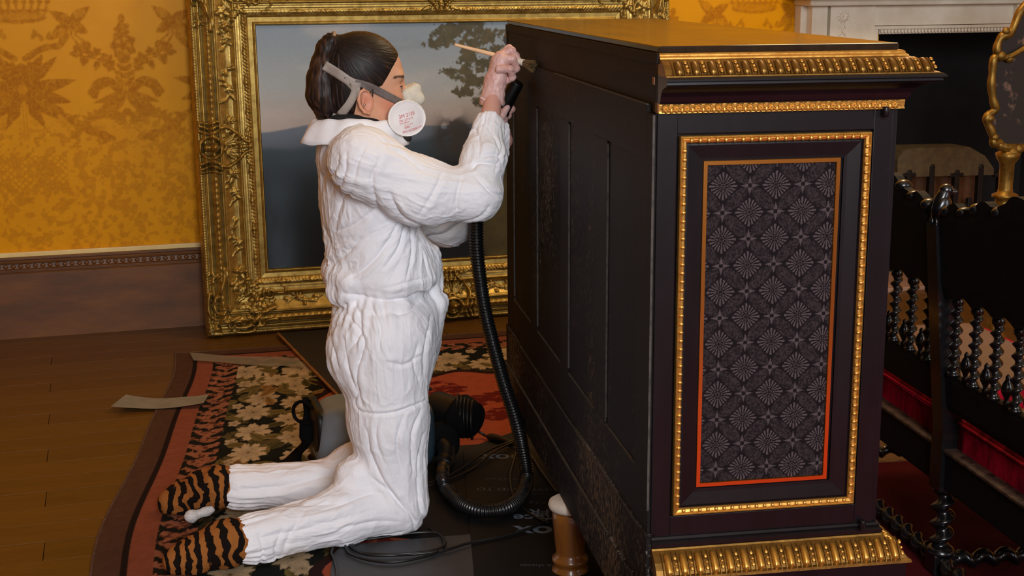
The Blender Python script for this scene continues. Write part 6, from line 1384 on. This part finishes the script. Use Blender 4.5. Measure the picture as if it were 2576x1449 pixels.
# rolled cuff
cu = [wr + (wr - hb(1246, 205, Lh)) * .30 + V([.031 * math.cos(a) + .004 * math.sin(3 * a), .027 * math.sin(a), -.008 * math.cos(a) + .003 * math.sin(4 * a)]) for a in np.linspace(0, 2 * PI, 40)]; tube('glove_cuff', cu, .0028, woman, simple('glove_edge', srgb(228, 200, 196), None, .4), 8)
SF = SDF(bp(1225, 320, -.02), bp(1345, 150, .16), .0026); lf = .070
nzdir = nz_(bp(1304, 206, lf) - bp(1258, 284, lf)); pc0 = bp(1256, 287, lf)
SF.cap(bp(1250, 345, .076), bp(1250, 300, .072), .026, .030, .012, flat=((0, 1, 0), .8)); SF.ell(bp(1248, 288, lf - .006), (.030, .022, .032), .012)
for i, dlt in enumerate((.030, .010, -.010, -.028)):
    c0 = pc0 + nzdir * dlt; u1 = nz_(np.cross(nzdir, V([0, 1, 0]))); P = [c0 + u1 * (.032 * math.cos(a)) + V([0, 1, 0]) * (.030 * math.sin(a)) for a in (2.6, 1.7, .8, -.15, -.9)]; SF.chain(P, [.0105, .0100, .0092, .0085, .0072], .004)
SF.chain([bp(1245, 300, lf - .012), bp(1262, 290, lf - .032), bp(1276, 270, lf - .030)], [.013, .011, .0085], .006)
fv_, ff_ = SF.mesh(); fv_ = relax(fv_, ff_, 1); link('glove', quads('glove', fv_, ff_, True), woman, M_glove)['label'] = 'thin translucent glove on the left hand around the nozzle'
# ------------------------------------------------------------------ tiger slippers
sT = NT('tiger_plush'); v = sT.coords((1, 1, 1)); wv3 = sT.n('ShaderNodeTexWave', wave_type='BANDS', bands_direction='X'); wv3.inputs['Scale'].default_value = 11; wv3.inputs['Distortion'].default_value = 9; wv3.inputs['Detail'].default_value = 3; wv3.inputs['Detail Scale'].default_value = 1.3; sT.l(v, wv3.inputs['Vector'])
c = sT.ramp(wv3.outputs[0], [(.50, srgb(24, 17, 14)), (.58, srgb(156, 96, 46))]); fz_ = sT.noise(v, 420, 3); sT.set(base=sT.mix(.25, c, fz_, 'OVERLAY'), rough=.95, spec=.1); sT.bump(fz_, .6, .003); M_tiger = sT.m
def slipper(pts, rs, name='slipper'):
    pts = [V(p) for p in pts]; lo = np.min(pts, 0) - .1; hi = np.max(pts, 0) + .1; Sx = SDF(lo, hi, .0042); Sx.chain(pts, rs, .02)
    a, b = Sx.mesh(); a = relax(a, b, 3); Nn = vnormals(a, b); a = a + Nn * (.004 * (ridged(a * 40, 3) - .4))[:, None]; a[:, 2] = np.maximum(a[:, 2], .0075); return link(name, quads(name, a, b, True), woman, M_tiger)
tn = onz(470, 1440) - P0; tn = V([tn @ BX, tn @ BY, .035])
ankn = an_n + (an_n - kn_n) * .10
sl = slipper([ankn + V([.0, 0, .005]), ankn + V([-.045, -.005, .002]), ankn * .55 + tn * .45 + V([0, 0, .012]), tn + V([.02, 0, .006]), tn + V([-.02, -.005, .0])], [.050, .056, .050, .046, .036]); sl['label'] = 'tiger-striped slipper on the near foot'
tf = onz(430, 1292) - P0; tf = V([tf @ BX, tf @ BY, .032]); ankf = an_f + (an_f - kn_f) * .09
sl2 = slipper([ankf, ankf + V([-.045, .004, .006]), ankf * .5 + tf * .5 + V([0, 0, .014]), tf + V([.03, 0, .006]), tf], [.048, .054, .050, .044, .034]); sl2['label'] = 'tiger-striped slipper on the far foot'
M_pom = simple('white_fluff', srgb(226, 222, 220), srgb(198, 192, 190), .95, scale=220, bump=.6, bscale=160, bdist=.004)
pm = onz(483, 1322) - P0; pm = V([pm @ BX, pm @ BY, .026]); pm2 = onz(520, 1315) - P0; pm2 = V([pm2 @ BX, pm2 @ BY, .032]); pm3 = onz(560, 1300) - P0; pm3 = V([pm3 @ BX, pm3 @ BY, .045])
Sx = SDF(pm - .05, pm3 + .06, .0026); Sx.ell(pm, (.019, .019, .018), .006); Sx.chain([pm, pm2, pm2 + (pm2 - pm) * .3], [.010, .0125, .011], .006)
a, b = Sx.mesh(); Nn = vnormals(a, b); a = a + Nn * (.0022 * (vn3(a * 260, 2) - .5))[:, None]; link('slipper_pompom', quads('slipper_pompom', a, b, True), woman, M_pom)
tube('slipper_cord', spline([pm2, (pm2 + pm3) / 2 + V([0, 0, .004]), pm3], 12), .007, woman, simple('brown_cord', srgb(70, 46, 26), srgb(50, 32, 18), .9, scale=120), 8)
# ------------------------------------------------------------------ the brush in her hand
b0, b1, b2, b3 = [P0 + BX * q[0] + BY * q[1] + ZV * q[2] for q in (bp(1143, 112, Lh + .012), bp(1293, 151, Lh + .006), bp(1318, 158, Lh - .014), bp(1344, 166, Lh - .072))]
brush = thing('brush', 'slim wooden-handled dusting brush in her gloved hand against the cabinet back', 'brush', tuple(b1))
O_ = b1; tube('handle', [b0 - O_, b0 + (b1 - b0) * .02 - O_, b0 + (b1 - b0) * .5 - O_, b0 + (b1 - b0) * .85 - O_, b1 - O_], [.0022, .0036, .0052, .0058, .0048], brush, simple('pale_beech', srgb(232, 190, 146), srgb(216, 170, 124), .4, scale=20, stretch=(1, 1, 1)), 12)
tube('ferrule', [b1 - O_, b1 + (b2 - b1) * .1 - O_, b1 + (b2 - b1) * .9 - O_, b2 - O_], [.0062, .0078, .0090, .0092], brush, simple('white_ferrule', srgb(232, 224, 208), None, .35), 14)
bd_ = nz_(b3 - b2); e1 = nz_(np.cross(bd_, ZV)); e2 = np.cross(bd_, e1); M_hairb = simple('bristles', srgb(178, 156, 116), srgb(140, 118, 80), .8, scale=200); vv, ff = [], []
for i in range(160):
    a, r = rnd.uniform(0, 2 * PI), .008 * math.sqrt(rnd.random()); st_ = b2 - O_ - bd_ * .003 + e1 * r * math.cos(a) * .9 + e2 * r * math.sin(a) * .9; L = float(np.linalg.norm(b3 - b2)) * rnd.uniform(.85, 1.05)
    en = st_ + bd_ * L + e1 * r * math.cos(a) * 1.0 + e2 * r * math.sin(a) * 1.1 - ZV * .002; t1 = nz_(np.cross(bd_, V([rnd.random() - .5, rnd.random() - .5, .3]))); t2 = np.cross(bd_, t1); k = len(vv)
    for p, w_ in ((st_, .0007), (en, .00035)):
        for q in range(3): vv.append(p + t1 * w_ * math.cos(q * 2.1) + t2 * w_ * math.sin(q * 2.1))
    for q in range(3): ff.append((k + q, k + (q + 1) % 3, k + 3 + (q + 1) % 3, k + 3 + q))
o = link('bristles', quads('bristles', vv, ff, True), brush, M_hairb, 'stuff')
